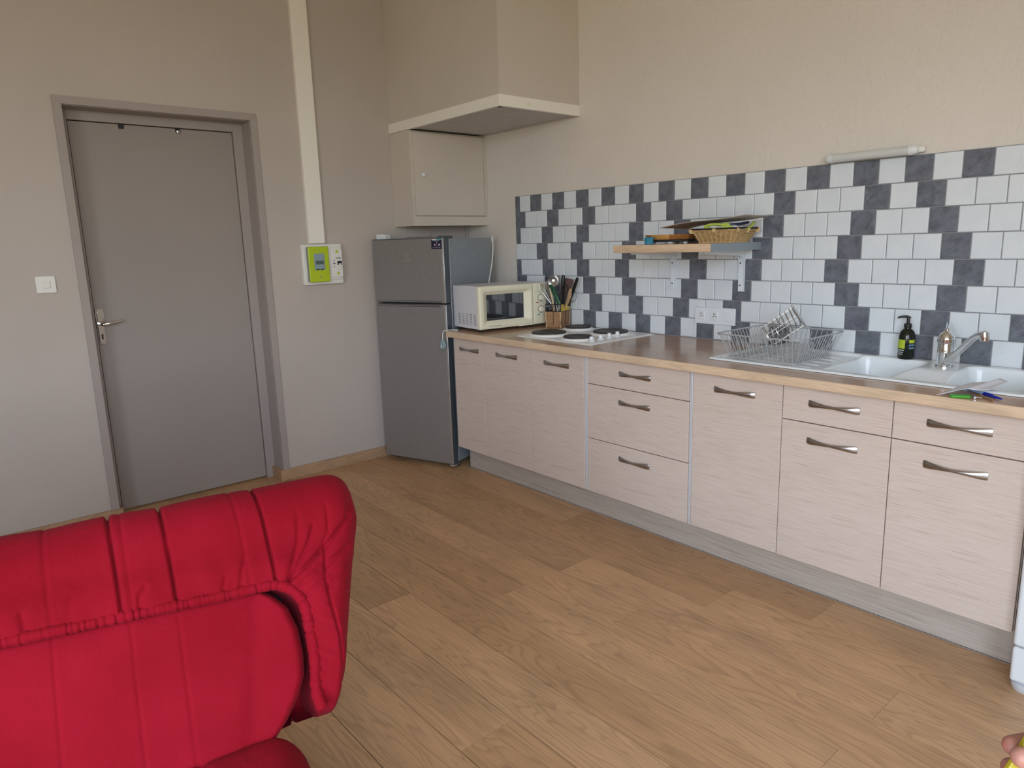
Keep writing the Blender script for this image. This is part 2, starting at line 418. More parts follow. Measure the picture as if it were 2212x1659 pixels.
# tiled splashback (part of the kitchen wall)
TX0, TZT, PC, PR = .588, 1.7149, .103, .1017
DARK = {1: {-1, *range(1, 26, 2), 27, 29, 31, 33, 35}, 2: {-1, 2, 5, 9, 11, 17, 21, 23, 29, 32}, 3: {-1, 2, 5, 9, 12, 17, 21, 24, 28, 33},
        4: {1, 4, 8, 12, 16, 20, 24, 28, 32}, 5: {-1, 2, 5, 8, 13, 16, 20, 25, 29, 33}, 6: {-1, 2, 5, 8, 12, 15, 20, 24, 28, 31},
        7: {0, 3, 6, 9, 12, 15, 21, 24, 27, 31}, 8: {*range(-1, 40, 2)}}
w = MB(); XT0, XT1 = .545, 4.32
w.box(XT0 - .004, XT1, -.006, 0, TZT - 8 * PR, TZT + .001, 2)
rr = random.Random(11)
for r in range(1, 9):
    zt, zb = TZT - (r - 1) * PR - .0020, TZT - r * PR + .0020
    offx = 0 if r % 2 else .5
    for j in range(-2, 38):
        a = TX0 + (j + offx) * PC + .0020; b = a + PC - .0040
        a2, b2 = max(a, XT0), min(b, XT1)
        if b2 - a2 < .008: continue
        d = rr.uniform(.0095, .0108); e = .0025
        dark = j in DARK[r]
        vs = [(a2, 0, zb), (b2, 0, zb), (b2, 0, zt), (a2, 0, zt), (a2, -d + e * .6, zb), (b2, -d + e * .6, zb), (b2, -d + e * .6, zt), (a2, -d + e * .6, zt),
              (a2 + e, -d, zb + e), (b2 - e, -d, zb + e), (b2 - e, -d, zt - e), (a2 + e, -d, zt - e)]
        fs = [(8, 9, 10, 11)] + [(4 + i, 4 + (i + 1) % 4, 8 + (i + 1) % 4, 8 + i) for i in range(4)] + [(i, (i + 1) % 4, 4 + (i + 1) % 4, 4 + i) for i in range(4)]
        w.add(vs, fs, 1 if dark else 0, (rr.random(), rr.random(), rr.random()))
tag(w.build('tiled_splashback', ['tile_white', 'tile_slate', 'grout'], wk, smooth=30), 'white and slate grey square tiles')
# corner pipe on the kitchen wall and access panel on the left wall
w = MB(); w.tube([(.014, -.016, .0), (.014, -.016, 1.535)], .008, 10); w.build('pipe', 'paint_left', wk)
w = MB(); w.box(0, .012, -.526, -.328, 1.478, 1.53); w.box(0, .016, -.530, -.324, 1.474, 1.480); w.build('access_panel', 'paint_left', wl, bevel=.002)
# skirting
w = MB(); BH = .071
w.box(0, .013, -1.527, 0, 0, BH); w.box(-.128, 0, -1.527, -1.508, 0, BH)
tag(w.build('baseboard_left', 'baseboard_oak', bevel=.0015), kind='structure')
w = MB(); w.box(0, .013, YF, -2.400, 0, BH); w.box(-.128, 0, -2.416, -2.400, 0, BH)
tag(w.build('baseboard_left', 'baseboard_oak', bevel=.0015), kind='structure')
w = MB(); w.box(4.9, XR, -.013, 0, 0, BH); tag(w.build('baseboard_back', 'baseboard_oak', bevel=.0015), kind='structure')
# door
dr = tag(thing('door_1', None, None, (-.14, (DY0 + DY1) / 2, 0)), kind='structure'); o = dr.location
CO0, CO1, CZ = -2.454, -1.471, 2.175
w = MB(o)
for poly in ([(CO0, BH), (DY0 + .001, BH), (DY0 + .001, DZ - .001), (CO0, CZ)], [(CO1, BH), (CO1, CZ), (DY1 - .001, DZ - .001), (DY1 - .001, BH)], [(CO0, CZ), (DY0 + .001, DZ - .001), (DY1 - .001, DZ - .001), (CO1, CZ)]):
    w.prism(poly, 'x', .0005, .011)
w.build('casing', 'paint_frame', dr, bevel=.0012)
w = MB(o)
w.box(-.14, 0, DY0, DY0 + .004, 0, DZ); w.box(-.14, 0, DY1 - .004, DY1, 0, DZ); w.box(-.14, 0, DY0, DY1, DZ - .004, DZ)
LY0, LY1, LZ = -2.382, -1.562, 2.088
w.box(-.2, -.125, DY0, LY0, 0, DZ); w.box(-.2, -.125, LY1, DY1, 0, DZ); w.box(-.2, -.125, LY0, LY1, LZ, DZ)
w.build('jamb', 'paint_frame', dr, bevel=.002)
w = MB(o); w.box(-.185, -.138, LY0 + .004, LY1 - .003, .012, LZ - .004)
leaf = w.build('door_leaf', 'paint_door', dr, bevel=.002)
for yc in (-2.137, -1.858):
    w = MB(o); w.box(-.139, -.128, yc - .012, yc + .012, LZ - .026, LZ - .004)
    w.build('latch_plate', 'black_matt', leaf, bevel=.002)
w = MB(o); w.lathe([(.009, 0), (.009, .004), (.004, .006)], (-.128, -1.858, LZ - .02), 'x', 14); w.build('latch_disc', 'steel', leaf)
# handle: back plate (flared), rose, lever
w = MB(o); yc = -2.358
prof = [(.945, .0165), (.99, .0155), (1.03, .0155), (1.05, .017), (1.07, .021), (1.10, .0225), (1.128, .020), (1.135, .018)]
pts = [(yc - h, z) for z, h in prof] + [(yc + h, z) for z, h in reversed(prof)]
w.prism(pts, 'x', -.138, -.128)
w.prism([(yc - .014, 1.065), (yc + .014, 1.065), (yc + .016, 1.1), (yc + .013, 1.13), (yc - .013, 1.13), (yc - .016, 1.1)], 'x', -.128, -.122)
hp = w.build('handle_plate', 'chrome', leaf, bevel=.003, seg=3)
w = MB(o); w.cyl((-.128, yc, 1.053), (-.095, yc, 1.053), .011, seg=20)
w.tube([(-.098, yc - .002, 1.053), (-.09, yc + .012, 1.054), (-.085, yc + .04, 1.058), (-.086, yc + .075, 1.064), (-.092, yc + .098, 1.069)], [.010, .0095, .0085, .007, .0035], 12)
w.build('lever', 'chrome', leaf)
w = MB(o); w.box(-.1285, -.1272, yc - .004, yc + .004, .972, .992); w.lathe([(.0055, 0), (.0055, .001)], (-.1283, yc, .994), 'x', 14); w.build('keyhole', 'black', leaf)

# ================================================================== WALL THINGS
# cable trunking
t = thing('cable_trunking', 'long white vertical cable trunking running up the wall beside the door', 'trunking', (0, -1.172, 1.445)); o = t.location
w = MB(o); w.box(0, .022, -1.222, -1.121, 1.445, ZC - .001); w.build('channel', 'hood_white', t, bevel=.0015)
w = MB(o); w.box(.0205, .03, -1.2225, -1.1205, 1.447, ZC - .001); w.build('cover', 'hood_white', t, bevel=.003)
# meter board
t = thing('electricity_meter_board', 'white meter board with lime green meter and breaker on the wall right of the door', 'electrical board', (0, -1.147, 1.2)); o = t.location
by0, by1, bz0, bz1 = -1.278, -1.018, 1.198, 1.442
w = MB(o); w.box(0, .034, by0, by1, bz0, bz1); w.build('board', 'white_plastic', t, bevel=.004)
w = MB(o); w.box(.034, .038, by0 + .008, by1 - .004, bz0 + .012, bz1 - .012); w.build('rail_plate', 'white_plastic', t, bevel=.001)
w = MB(o); w.box(.034, .066, -1.256, -1.128, 1.216, 1.426); mt = w.build('meter_body', 'meter_grey', t, bevel=.004)
w = MB(o); w.box(.064, .076, -1.258, -1.126, 1.214, 1.428); cv = w.build('meter_cover', 'lime', t, bevel=.006, seg=3)
w = MB(o); w.box(.076, .0785, -1.225, -1.157, 1.287, 1.386); w.box(.0785, .084, -1.220, -1.165, 1.294, 1.362); w.build('meter_window', 'plug_blue', cv, bevel=.003)
w = MB(o); w.box(.0835, .0848, -1.218, -1.167, 1.322, 1.343); w.build('lcd_screen', 'lcd', cv)
w = MB(o); w.box(.0785, .083, -1.214, -1.198, 1.288, 1.297); w.box(.0785, .083, -1.185, -1.171, 1.288, 1.297); w.build('meter_buttons', 'black', cv)
for yy, zz, r_ in ((-1.192, 1.406, .0025), (-1.190, 1.246, .005)):
    w = MB(o); w.lathe([(r_, 0), (r_, .0015)], (.0755, yy, zz), 'x', 12); w.build('cover_screw', 'meter_grey', cv)
w = MB(o); w.prism([(-1.118, 1.224), (-1.028, 1.224), (-1.028, 1.424), (-1.118, 1.424)], 'x', .034, .052); w.box(.052, .062, -1.105, -1.03, 1.238, 1.41)
br = w.build('breaker', 'white_plastic', t, bevel=.004)
w = MB(o); w.box(.062, .0635, -1.066, -1.037, 1.312, 1.336); w.build('switch_recess', 'black', br)
w = MB(o); w.box(.062, .072, -1.058, -1.046, 1.306, 1.322); w.build('breaker_toggle', 'white_plastic', br, bevel=.001)
for yy, zz in ((-1.066, 1.395), (-1.066, 1.262)):
    w = MB(o); w.lathe([(.009, 0), (.009, .003), (.007, .004)], (.062, yy, zz), 'x', 16); w.build('test_button', 'lime_button', br)
for a, b, c, d in ((-1.074, -1.04, 1.352, 1.358), (-1.095, -1.083, 1.338, 1.343), (-1.095, -1.083, 1.30, 1.304), (-1.095, -1.08, 1.318, 1.327), (-1.06, -1.045, 1.285, 1.287)):
    w = MB(o); w.box(.0618, .0624, a, b, c, d)
    w.build('printed_mark', 'text_grey', br)
# light switch
t = thing('light_switch', 'square white light switch on the wall left of the door', 'light switch', (0, -2.59, 1.238)); o = t.location
w = MB(o); w.box(0, .010, -2.632, -2.549, 1.238, 1.320); w.build('plate', 'white_plastic', t, bevel=.003)
w = MB(o); w.box(.009, .0145, -2.606, -2.572, 1.262, 1.297); w.build('rocker', 'white_plastic', t, bevel=.003)
# sockets
t = thing('socket_plate', 'triple white socket plate with two sockets and a blank on the tiles', 'socket', (2.093, -.011, .978)); o = t.location
w = MB(o); w.box(1.974, 2.212, -.021, -.0098, .980, 1.066); w.build('plate', 'outlet_white', t, bevel=.003)
for i, xc in enumerate((2.0145, 2.093, 2.1705)):
    w = MB(o); w.box(xc - .0225, xc + .0225, -.0235, -.020, 1.0005, 1.0455); ins = w.build('blank_insert' if i == 2 else 'socket_insert', 'outlet_white', t, bevel=.0015)
    if i < 2:
        w = MB(o); w.lathe([(.0205, .0232), (.0205, .0252), (.0190, .0255), (.0178, .0241), (.0001, .0241)], (xc, 0, 1.023), '-y', 32); w.build('socket_well', 'white_bright', ins)
        w = MB(o); w.box(xc - .002, xc + .006, -.0262, -.0245, 1.032, 1.036); w.lathe([(.0024, .0245), (.0024, .0262)], (xc - .003, 0, 1.022), '-y', 10); w.lathe([(.0022, .0245), (.0022, .0262)], (xc + .011, 0, 1.022), '-y', 10); w.build('pin_hole', 'black', ins)
# wall light
t = thing('wall_light', 'white tubular wall light above the slate and white tiles', 'lamp', (2.84, -.011, 1.72)); o = t.location
w = MB(o); w.box(2.655, 3.03, -.030, 0, 1.722, 1.747); w.build('back_box', 'white_plastic', t, bevel=.008, seg=3)
w = MB(o); w.tube([(2.675, -.047, 1.732), (2.985, -.047, 1.732)], .0175, 24); w.build('diffuser', 'diffuser', t)
for a, b in ((2.648, 2.678), (2.982, 3.012)):
    w = MB(o); s_ = 1 if a < 2.8 else -1; e0 = a if s_ > 0 else b
    w.tube([(e0 - s_ * 0, -.045, 1.732), (e0 + s_ * .006, -.046, 1.732), (e0 + s_ * .015, -.047, 1.732), (e0 + s_ * .03, -.047, 1.732)], [.011, .0165, .019, .0195], 24); w.build('end_cap', 'white_bright', t)
# chimney hood
HX, HY, HZ0, HZ1, HZ2 = 1.134, -.604, 2.131, 2.190, 2.217
t = thing('chimney_hood', 'boxed-in plastered chimney hood with a cream wooden rim over the corner', 'extractor hood', (HX / 2, HY / 2, HZ0)); o = t.location
w = MB(o); w.box(.001, HX - .004, HY + .004, -.001, HZ2, ZC - .001); w.build('chimney_breast', 'paint_hood', t, smooth=0)
w = MB(o); w.box(.001, HX - .001, HY + .001, -.001, HZ1, HZ2 + .001); w.build('painted_fillet', 'paint_hood', t, bevel=.001)
w = MB(o)
w.box(.001, HX + .004, HY - .004, HY + .018, HZ0, HZ1); w.box(HX - .018, HX + .004, HY + .018, -.001, HZ0, HZ1)
w.build('rim', 'hood_white', t, bevel=.0015)
w = MB(o); w.lathe([(.012, 0), (.012, .0005)], (HX + .004, -.401, 2.157), 'x', 20); w.build('rim_plug', 'cream_plastic', t)
w = MB(o)
yy = HY + .018; k = 0
w.box(.001, HX - .018, HY + .018, -.012, HZ0 + .012, HZ0 + .02)
xx = .245
while xx < HX - .03:
    w.box(xx + .0018, min(xx + .0812, HX - .02), HY + .018, -.012, HZ0 + .006, HZ0 + .014)
    w.box(xx - .0018, xx + .0018, HY + .018, -.012, HZ0 + .0065, HZ0 + .013, 1); xx += .083
w.box(.25, HX - .02, HY + .018, HY + .045, HZ0 + .002, HZ0 + .006); w.box(HX - .05, HX - .018, HY + .018, -.012, HZ0 + .002, HZ0 + .006)
w.box(.25, HX - .02, -.013, -.001, HZ0 + .0, HZ0 + .006)
w.build('slatted_underside', ['hood_under', 'hood_white'], t, bevel=.0012)
# wall cupboard under the hood
CX, CZ0, CZ1 = .24, 1.541, 2.121
t = thing('wall_cupboard', 'small painted wall cupboard with a round white knob under the hood', 'cupboard', (CX / 2, HY / 2, CZ0)); o = t.location
w = MB(o); w.box(.001, .222, HY, -.001, CZ0, CZ1 + .009)
w.box(.222, CX, HY, -.0, CZ0, CZ0 + .060); w.box(.222, CX, HY, HY + .020, CZ0 + .06, CZ1); w.box(.222, CX, -.022, -.001, CZ0 + .06, CZ1)
w.build('body', 'paint_cupboard', t, bevel=.0012)
w = MB(o); w.box(.2225, CX + .002, HY + .0215, -.0265, CZ0 + .064, CZ1 - .002); dd = w.build('door', 'paint_cupboard', t, bevel=.002)
w = MB(o); w.lathe([(.005, 0), (.005, .010), (.011, .012), (.0145, .018), (.0135, .025), (.006, .029), (.0001, .0295)], (CX + .002, -.528, 1.858), 'x', 24); w.build('knob', 'white_bright', dd)
for zz in (1.655, 2.03):
    w = MB(o); w.cyl((CX + .003, -.0235, zz - .02), (CX + .003, -.0235, zz + .02), .0042, seg=12); w.build('hinge', 'paint_cupboard', dd)

# ================================================================== KITCHEN RUN
YD = -.624
def pull(cx, cz, parent, o, w=.094):
    b = MB(o); N_ = 24
    def fn(i, j):
        t = -1 + 2 * i / (N_ - 1); h = .0050 + .0095 * abs(t) ** 1.5; y = YD - .0015 - .019 * (1 - t * t) ** .9
        k = [(-1, 0), (-.8, -.0016), (0, -.0034), (.8, -.0010), (1, .0008), (.9, .004), (-.9, .003)][j]
        hh = h * (.86 if abs(t) > .985 else 1)
        return (cx + t * w, min(y + k[1], YD + .002), cz + k[0] * hh)
    b.grid(fn, N_, 7, cv=True)
    n = 7; b.f.append(tuple(range(n - 1, -1, -1))); b.m.append(0); b.rnd.append(None)
    b.f.append(tuple((N_ - 1) * n + k for k in range(n))); b.m.append(0); b.rnd.append(None)
    return b.build('handle', 'handle_nickel', parent, smooth=50)
ZB, ZT_ = .163, .862
def unit(x0, x1, fronts, label, group='base cabinets under the worktop'):
    t = thing('base_cabinet', label, 'cabinet', ((x0 + x1) / 2, -.32, ZB), group=group); o = t.location
    w = MB(o); g = .0006
    w.box(x0 + g, x0 + .017, -.604, -.03, ZB, .8615); w.box(x1 - .017, x1 - g, -.604, -.03, ZB, .8615)
    w.box(x0 + .017, x1 - .017, -.604, -.03, ZB, ZB + .016); w.box(x0 + .017, x1 - .017, -.045, -.03, ZB + .016, .8615)
    w.build('carcass', 'cab_wood', t, smooth=0)
    for kind, z0, z1, hx, hz in fronts:
        w = MB(o); w.box(x0 + .0016, x1 - .0016, YD, -.606, z0 + .0018, z1 - .0018)
        d = w.build(kind, 'cab_wood', t, bevel=.0012, smooth=0)
        pull(hx, hz, d, o)
    return t
A_ = unit(.644, .939, [('door', ZB, ZT_, .800, .796)], 'narrow pale wood cabinet with one door, closest to the fridge')
B_ = unit(.939, 1.3495, [('door', ZB, ZT_, 1.149, .795)], 'pale wood cabinet with one door, second from the fridge')
C_ = unit(1.3495, 1.7505, [('door', ZB, ZT_, 1.554, .794)], 'pale wood one-door cabinet just left of the three drawers')
D_ = unit(1.773, 2.381, [('drawer', .7235, ZT_, 2.078, .797), ('drawer', .445, .7235, 2.075, .658), ('drawer', ZB, .445, 2.075, .379)], 'wide pale wood cabinet with three drawers and no door')
o = D_.location
w = MB(o); w.box(1.7512, 1.7723, -.619, -.60, ZB, ZT_); w.box(1.768, 1.7723, -.622, -.619, ZB, ZT_); w.build('filler_strip', 'aluminium', D_, bevel=.001)
w = MB(o); w.box(2.3818, 2.3974, -.619, -.60, ZB, ZT_); w.box(2.392, 2.3974, -.6235, -.619, ZB, ZT_); w.build('filler_strip', 'aluminium', D_, bevel=.001)
E_ = unit(2.398, 2.811, [('door', ZB, ZT_, 2.600, .797)], 'pale wood one-door cabinet just right of the three drawers')
F_c = unit(2.811, 3.214, [('drawer', .7245, ZT_, 3.010, .800), ('door', ZB, .7245, 3.010, .657)], 'pale wood cabinet with a drawer over a door, under the soap bottle')
G_ = unit(3.214, 3.6175, [('drawer', .7245, ZT_, 3.416, .799), ('door', ZB, .7245, 3.415, .657)], 'pale wood cabinet with a drawer over a door beside the white washing machine')
t = thing('plinth', 'grey-brown wooden kickboard running along the floor under the cabinets', 'kickboard', (2.1, -.51, 0)); o = t.location
w = MB(o); w.box(.626, 3.621, -.520, -.504, .004, ZB - .002); w.build('board', 'plinth_wood', t, smooth=0)
w = MB(o); w.box(.622, .626, -.521, -.503, .0, ZB - .002); w.box(.622, 3.621, -.5215, -.5195, 0, .002); w.build('edge_seal', 'grout', t, smooth=0)
# worktop
t = thing('worktop', 'long wooden worktop with a honey oak front edge on the cabinets', 'worktop', (2.4, -.34, .864)); o = t.location
WX0, WX1, WY0, WZ0, WZ1 = .628, 4.32, -.664, .8637, .9
w = MB(o); sx0, sx1, sy0, sy1 = 2.418, 3.538, -.503, -.042; hx0, hx1, hy0, hy1 = 1.17, 1.70, -.53, -.07
w.box(WX0, WX1, WY0, hy0 if hy0 < sy0 else sy0, WZ0, WZ1)
ya = min(hy0, sy0); yb = max(sy1, hy1)
w.box(WX0, hx0, ya, -.0115, WZ0, WZ1); w.box(hx1, sx0, ya, -.0115, WZ0, WZ1); w.box(sx1, WX1, ya, -.0115, WZ0, WZ1)
w.box(hx0, hx1, hy1, -.0115, WZ0, WZ1); w.box(sx0, sx1, ya, sy0, WZ0, WZ1); w.box(sx0, sx1, sy1, -.0115, WZ0, WZ1)
w.build('slab', 'worktop_top', t, smooth=0)
w = MB(o); r = .0045
prof = [(WY0, WZ0), (WY0, WZ1)] + [(WY0 - .0045 + 0 * r + r * 0 - 0, WZ1)][:0] + [(WY0 - r * math.sin(a) * 1.0, WZ1 - r + r * math.cos(a)) for a in (0, .4, .8, 1.2, 1.57)] + [(WY0 - r * math.sin(a), WZ0 + r - r * math.cos(a)) for a in (1.57, 1.2, .8, .4, 0)]
w.prism(prof[1:], 'x', WX0 + .004, WX1)
w.tube([(WX0 + .004, WY0 + .001, WZ0 + .0005), (WX0 + .004, WY0 + .001, WZ1 - .0005)], .0053, 16)
w.box(WX0 - .0015, WX0 + .001, WY0 + .001, -.0115, WZ0, WZ1)
w.build('front_edge', 'worktop_edge', t, smooth=40)
# hob
t = thing('hob', 'white enamel electric hob with four black plates and four knobs', 'hob', (1.44, -.3, .9)); o = t.location
w = MB(o)
def hobf(i, j):
    u, v = i / 40, j / 36; x = 1.148 + .584 * u; y = -.560 + .520 * v
    e_ = min(x - 1.148, 1.732 - x, y + .56, -.04 - y); z = .9005 + .0075 * sst(-.001, .006, e_) - .003 * sst(.012, .035, e_)
    if i in (0, 40) or j in (0, 36): z = .9002
    return (x, y, z)
xs = [0, .004, .01, .02, .05]
w.grid(hobf, 41, 37); w.build('hob_plate', 'enamel', t)
for (x, y, r_, c_) in ((1.283, -.419, .0975, 1), (1.238, -.140, .077, 0), (1.541, -.452, .077, 0), (1.535, -.185, .0975, 1)):
    w = MB(o); w.lathe([(r_ + .018, .904), (r_ + .015, .9085), (r_ + .006, .9155), (r_ - .004, .9155)], (x, y, 0), seg=48); pl = w.build('burner_ring', 'enamel', t)
    w = MB(o); w.lathe([(r_, .9145), (r_, .9215), (r_ - .003, .9245), (r_ * .42, .9245), (r_ * .38, .9230), (.0001, .9230)], (x, y, 0), seg=48); w.build('cooking_plate', 'plate_iron', pl)
for x, y in ((1.655, -.465), (1.645, -.385), (1.636, -.308), (1.627, -.232)):
    w = MB(o); w.lathe([(.0185, .905), (.0185, .9085), (.016, .911), (.0115, .9125), (.0105, .926), (.009, .9305), (.0001, .931)], (x, y, 0), seg=24)
    w.build('knob', 'white_bright', t)
# sink
t = thing('sink', 'white double-bowl sink with a ribbed draining board set in the worktop', 'sink', (2.98, -.27, .9)); o = t.location
SX0, SX1, SY0, SY1 = 2.397, 3.562, -.524, -.022
def rbox(x, y, x0, x1, y0, y1, r):
    cx, cy = (x0 + x1) / 2, (y0 + y1) / 2; qx, qy = abs(x - cx) - (x1 - x0) / 2 + r, abs(y - cy) - (y1 - y0) / 2 + r
    return -(min(max(qx, qy), 0) + math.hypot(max(qx, 0), max(qy, 0)) - r)
def sinkz(x, y):
    z = .9075
    e_ = rbox(x, y, SX0, SX1, SY0, SY1, .02)
    z -= .0072 * (1 - sst(-.002, .007, e_)) if e_ < .007 else 0
    d = rbox(x, y, 2.43, 2.875, -.495, -.055, .03); k = sst(0, .014, d)
    z -= .0065 * k + .006 * k * sst(2.6, 2.86, x)
    for yr in (-.43, -.36, -.29, -.22, -.15):
        z += .0045 * math.exp(-((y - yr) / .007) ** 2) * k * sst(2.56, 2.60, x) * (1 - sst(2.80, 2.835, x))
    xr = 3.135 - .10 * sst(-.2, -.42, y)
    dA = rbox(x, y, 2.862, xr, -.487, -.068, .045)
    dB = rbox(x, y, 3.272, 3.535, -.487, -.068, .045)
    dv = rbox(x, y, 3.0, 3.30, -.487, -.10, .04)
    if dv > 0: z -= .040 * sst(-.21, -.36, y) * sst(0, .02, dv)
    z -= .160 * sst(0, .038, dA) ** .8 + .160 * sst(0, .038, dB) ** .8
    return max(z, .742)
w = MB(o); NX, NY = 292, 127
def sf(i, j):
    x = SX0 + (SX1 - SX0) * i / (NX - 1); y = SY0 + (SY1 - SY0) * j / (NY - 1)
    cr_ = .02; cx = min(max(x, SX0 + cr_), SX1 - cr_); cy = min(max(y, SY0 + cr_), SY1 - cr_)
    d = math.hypot(x - cx, y - cy)
    if d > cr_: x, y = cx + (x - cx) * cr_ / d, cy + (y - cy) * cr_ / d
    return (x, y, sinkz(x, y))
w.grid(sf, NX, NY); w.build('basin', 'sink_white', t, smooth=60)
for x_ in (3.40, 2.98):
    w = MB(o); w.lathe([(.030, .7445), (.030, .7465), (.02, .7475), (.0001, .746)], (x_, -.28, 0)); w.build('drain', 'steel', t)
w = MB(o); w.lathe([(.008, 0), (.011, 0), (.011, .002), (.006, .0035), (.0001, .0035)], (3.285, -.40, .868), 'x', 20); w.build('overflow_ring', 'cream_knob', t)
# faucet
t = thing('kitchen_tap', 'chrome mixer tap with an angled spout at the back of the sink', 'tap', (3.205, -.15, .907)); o = t.location
w = MB(o); w.lathe([(.030, .9068), (.030, .911), (.0265, .914), (.0265, .962), (.0272, .963), (.0272, .966), (.0265, .967), (.0265, .999), (.0295, 1.002), (.0295, 1.010)], (3.205, -.15, 0), seg=40); body = w.build('tap_body', 'chrome', t)
w = MB(o); w.lathe([(.0295, 1.0105), (.0295, 1.015), (.027, 1.026), (.020, 1.037), (.012, 1.043), (.009, 1.046), (.009, 1.052), (.005, 1.056), (.0001, 1.0565)], (3.205, -.15, 0), seg=40)
w.cyl((3.2, -.14, 1.04), (3.185, -.085, 1.065), .0055, .007, 14); lv = w.build('tap_lever', 'chrome', t)
w = MB(o); dv = Vector((.355, -.935, 0)); c_ = Vector((3.205, -.15, 1.008)) + dv * .0285
w.tube([c_, c_ + dv * .004], [.0075, .0065], 20); w.build('marker_ring', 'chrome', lv)
w = MB(o); w.tube([c_ + dv * .0035, c_ + dv * .0052], [.0042, .0036], 16); w.build('hot_mark', 'red', lv)
w = MB(o)
P = [Vector(p) for p in ((3.215, -.166, .922), (3.228, -.182, .938), (3.262, -.210, .974), (3.300, -.240, 1.013), (3.322, -.258, 1.036), (3.340, -.272, 1.051), (3.356, -.285, 1.058), (3.368, -.293, 1.059))]
w.tube(P, [.010, .013, .0125, .0118, .0115, .0112, .011, .011], 20, sq=1.15)
w.tube([(3.368, -.293, 1.071), (3.369, -.295, 1.066), (3.371, -.298, 1.040), (3.371, -.298, 1.036)], [.008, .0145, .0145, .0125], 22); w.build('spout', 'chrome', body)
# soap bottle
t = thing('soap_bottle', 'black pump soap bottle with lime labels on the sink rim', 'soap dispenser', (3.028, -.050, .9076)); o = t.location; cx, cy = 3.028, -.050
w = MB(o); w.lathe([(.028, .9076), (.030, .911), (.0305, .99), (.0295, 1.004), (.025, 1.019), (.017, 1.029), (.0125, 1.032), (.012, 1.036)], (cx, cy, 0), seg=40); bt = w.build('bottle', 'soap_dark', t)
w = MB(o); w.lathe([(.014, 1.035), (.0145, 1.037), (.0145, 1.05), (.012, 1.052), (.0065, 1.053), (.006, 1.073), (.009, 1.074), (.009, 1.079), (.004, 1.082), (.0001, 1.082)], (cx, cy, 0), seg=28)
w.tube([(cx, cy, 1.078), (cx - .014, cy - .006, 1.080), (cx - .03, cy - .013, 1.077), (cx - .035, cy - .016, 1.073)], [.006, .0052, .004, .003], 12); w.build('pump', 'black', t)
def wrap(a0, a1, z0, z1, r_, nm, mt):
    w = MB(o); K = 14
    w.grid(lambda i, j: (cx + (r_ + (.0004 if j in (1, 2) else -.0002)) * math.cos(math.radians(a0 + (a1 - a0) * i / K)), cy + (r_ + (.0004 if j in (1, 2) else -.0002)) * math.sin(math.radians(a0 + (a1 - a0) * i / K)), (z0, z0, z1, z1)[j]), K + 1, 4, cv=True)
    return w.build(nm, mt, bt)
wrap(-150, -80, .952, .988, .0307, 'lime_label', 'soap_lime'); wrap(-52, -5, .975, .988, .0307, 'lime_label', 'soap_lime')
wrap(-52, -5, .963, .970, .0307, 'blue_print', 'soap_blue'); wrap(-52, -5, .951, .958, .0307, 'blue_print', 'soap_blue')
wrap(-150, -84, .943, .947, .0307, 'white_print', 'soap_text'); wrap(-146, -88, .935, .938, .0307, 'white_print', 'soap_text'); wrap(-130, -92, .927, .930, .0307, 'white_print', 'soap_text')
# ------------------------------------------------------------------ dish rack
t = thing('dish_rack', 'grey wire dish rack standing on the draining board', 'dish rack', (2.64, -.36, .9)); o = t.location
RX0, RX1, RY0, RY1, RZ = 2.452, 2.832, -.553, -.168, 1.018
BX0, BX1, BY0, BY1, BZ = 2.492, 2.792, -.508, -.205, .918
def rr_path(x0, x1, y0, y1, z, r, n=5):
    p = []
    for cx, cy, a in ((x1 - r, y1 - r, 0), (x0 + r, y1 - r, PI / 2), (x0 + r, y0 + r, PI), (x1 - r, y0 + r, 1.5 * PI)):
        p += [(u, v, z) for u, v in arc(cx, cy, r, a, a + PI / 2, n)]
    return p
w = MB(o); w.tube(rr_path(RX0, RX1, RY0, RY1, RZ, .035), .0032, 8, closed=True); w.build('rim', 'wire_grey', t)
w = MB(o); w.tube(rr_path(BX0, BX1, BY0, BY1, BZ, .012, 3), .0022, 6, closed=True); wr = .0017
K = 15
for i in range(K):
    u = (i + .5) / K; bx = BX0 + (BX1 - BX0) * u; rx = RX0 + .02 + (RX1 - RX0 - .04) * u
    for (by, ry) in ((BY0, RY0), (BY1, RY1)): w.tube([(bx, by, BZ), (rx, ry, RZ)], wr, 6)
    by = BY0 + (BY1 - BY0) * u; ry = RY0 + .02 + (RY1 - RY0 - .04) * u
    for (bx2, rx2) in ((BX0, RX0), (BX1, RX1)): w.tube([(bx2, by, BZ), (rx2, ry, RZ)], wr, 6)
w.build('side_wires', 'wire_grey', t)
w = MB(o)
for i in range(17):
    y = BY0 + .006 + (BY1 - BY0 - .012) * i / 16
    w.tube([(BX0, y, BZ), (BX0 + .045, y, BZ + .001), (BX0 + .06, y, BZ + .006), (BX0 + .115, y, BZ + .036), (BX0 + .14, y, BZ + .041), (BX0 + .165, y, BZ + .036), (BX0 + .215, y, BZ + .006), (BX0 + .23, y, BZ + .001), (BX1, y, BZ)], wr, 6)
w.tube([(BX0 + .14, BY0, BZ + .038), (BX0 + .14, BY1, BZ + .038)], wr, 6); w.tube([(BX0 + .05, BY0, BZ - .001), (BX0 + .05, BY1, BZ - .001)], wr, 6); w.tube([(BX0 + .225, BY0, BZ - .001), (BX0 + .225, BY1, BZ - .001)], wr, 6)
w.build('floor_wires', 'wire_grey', t)
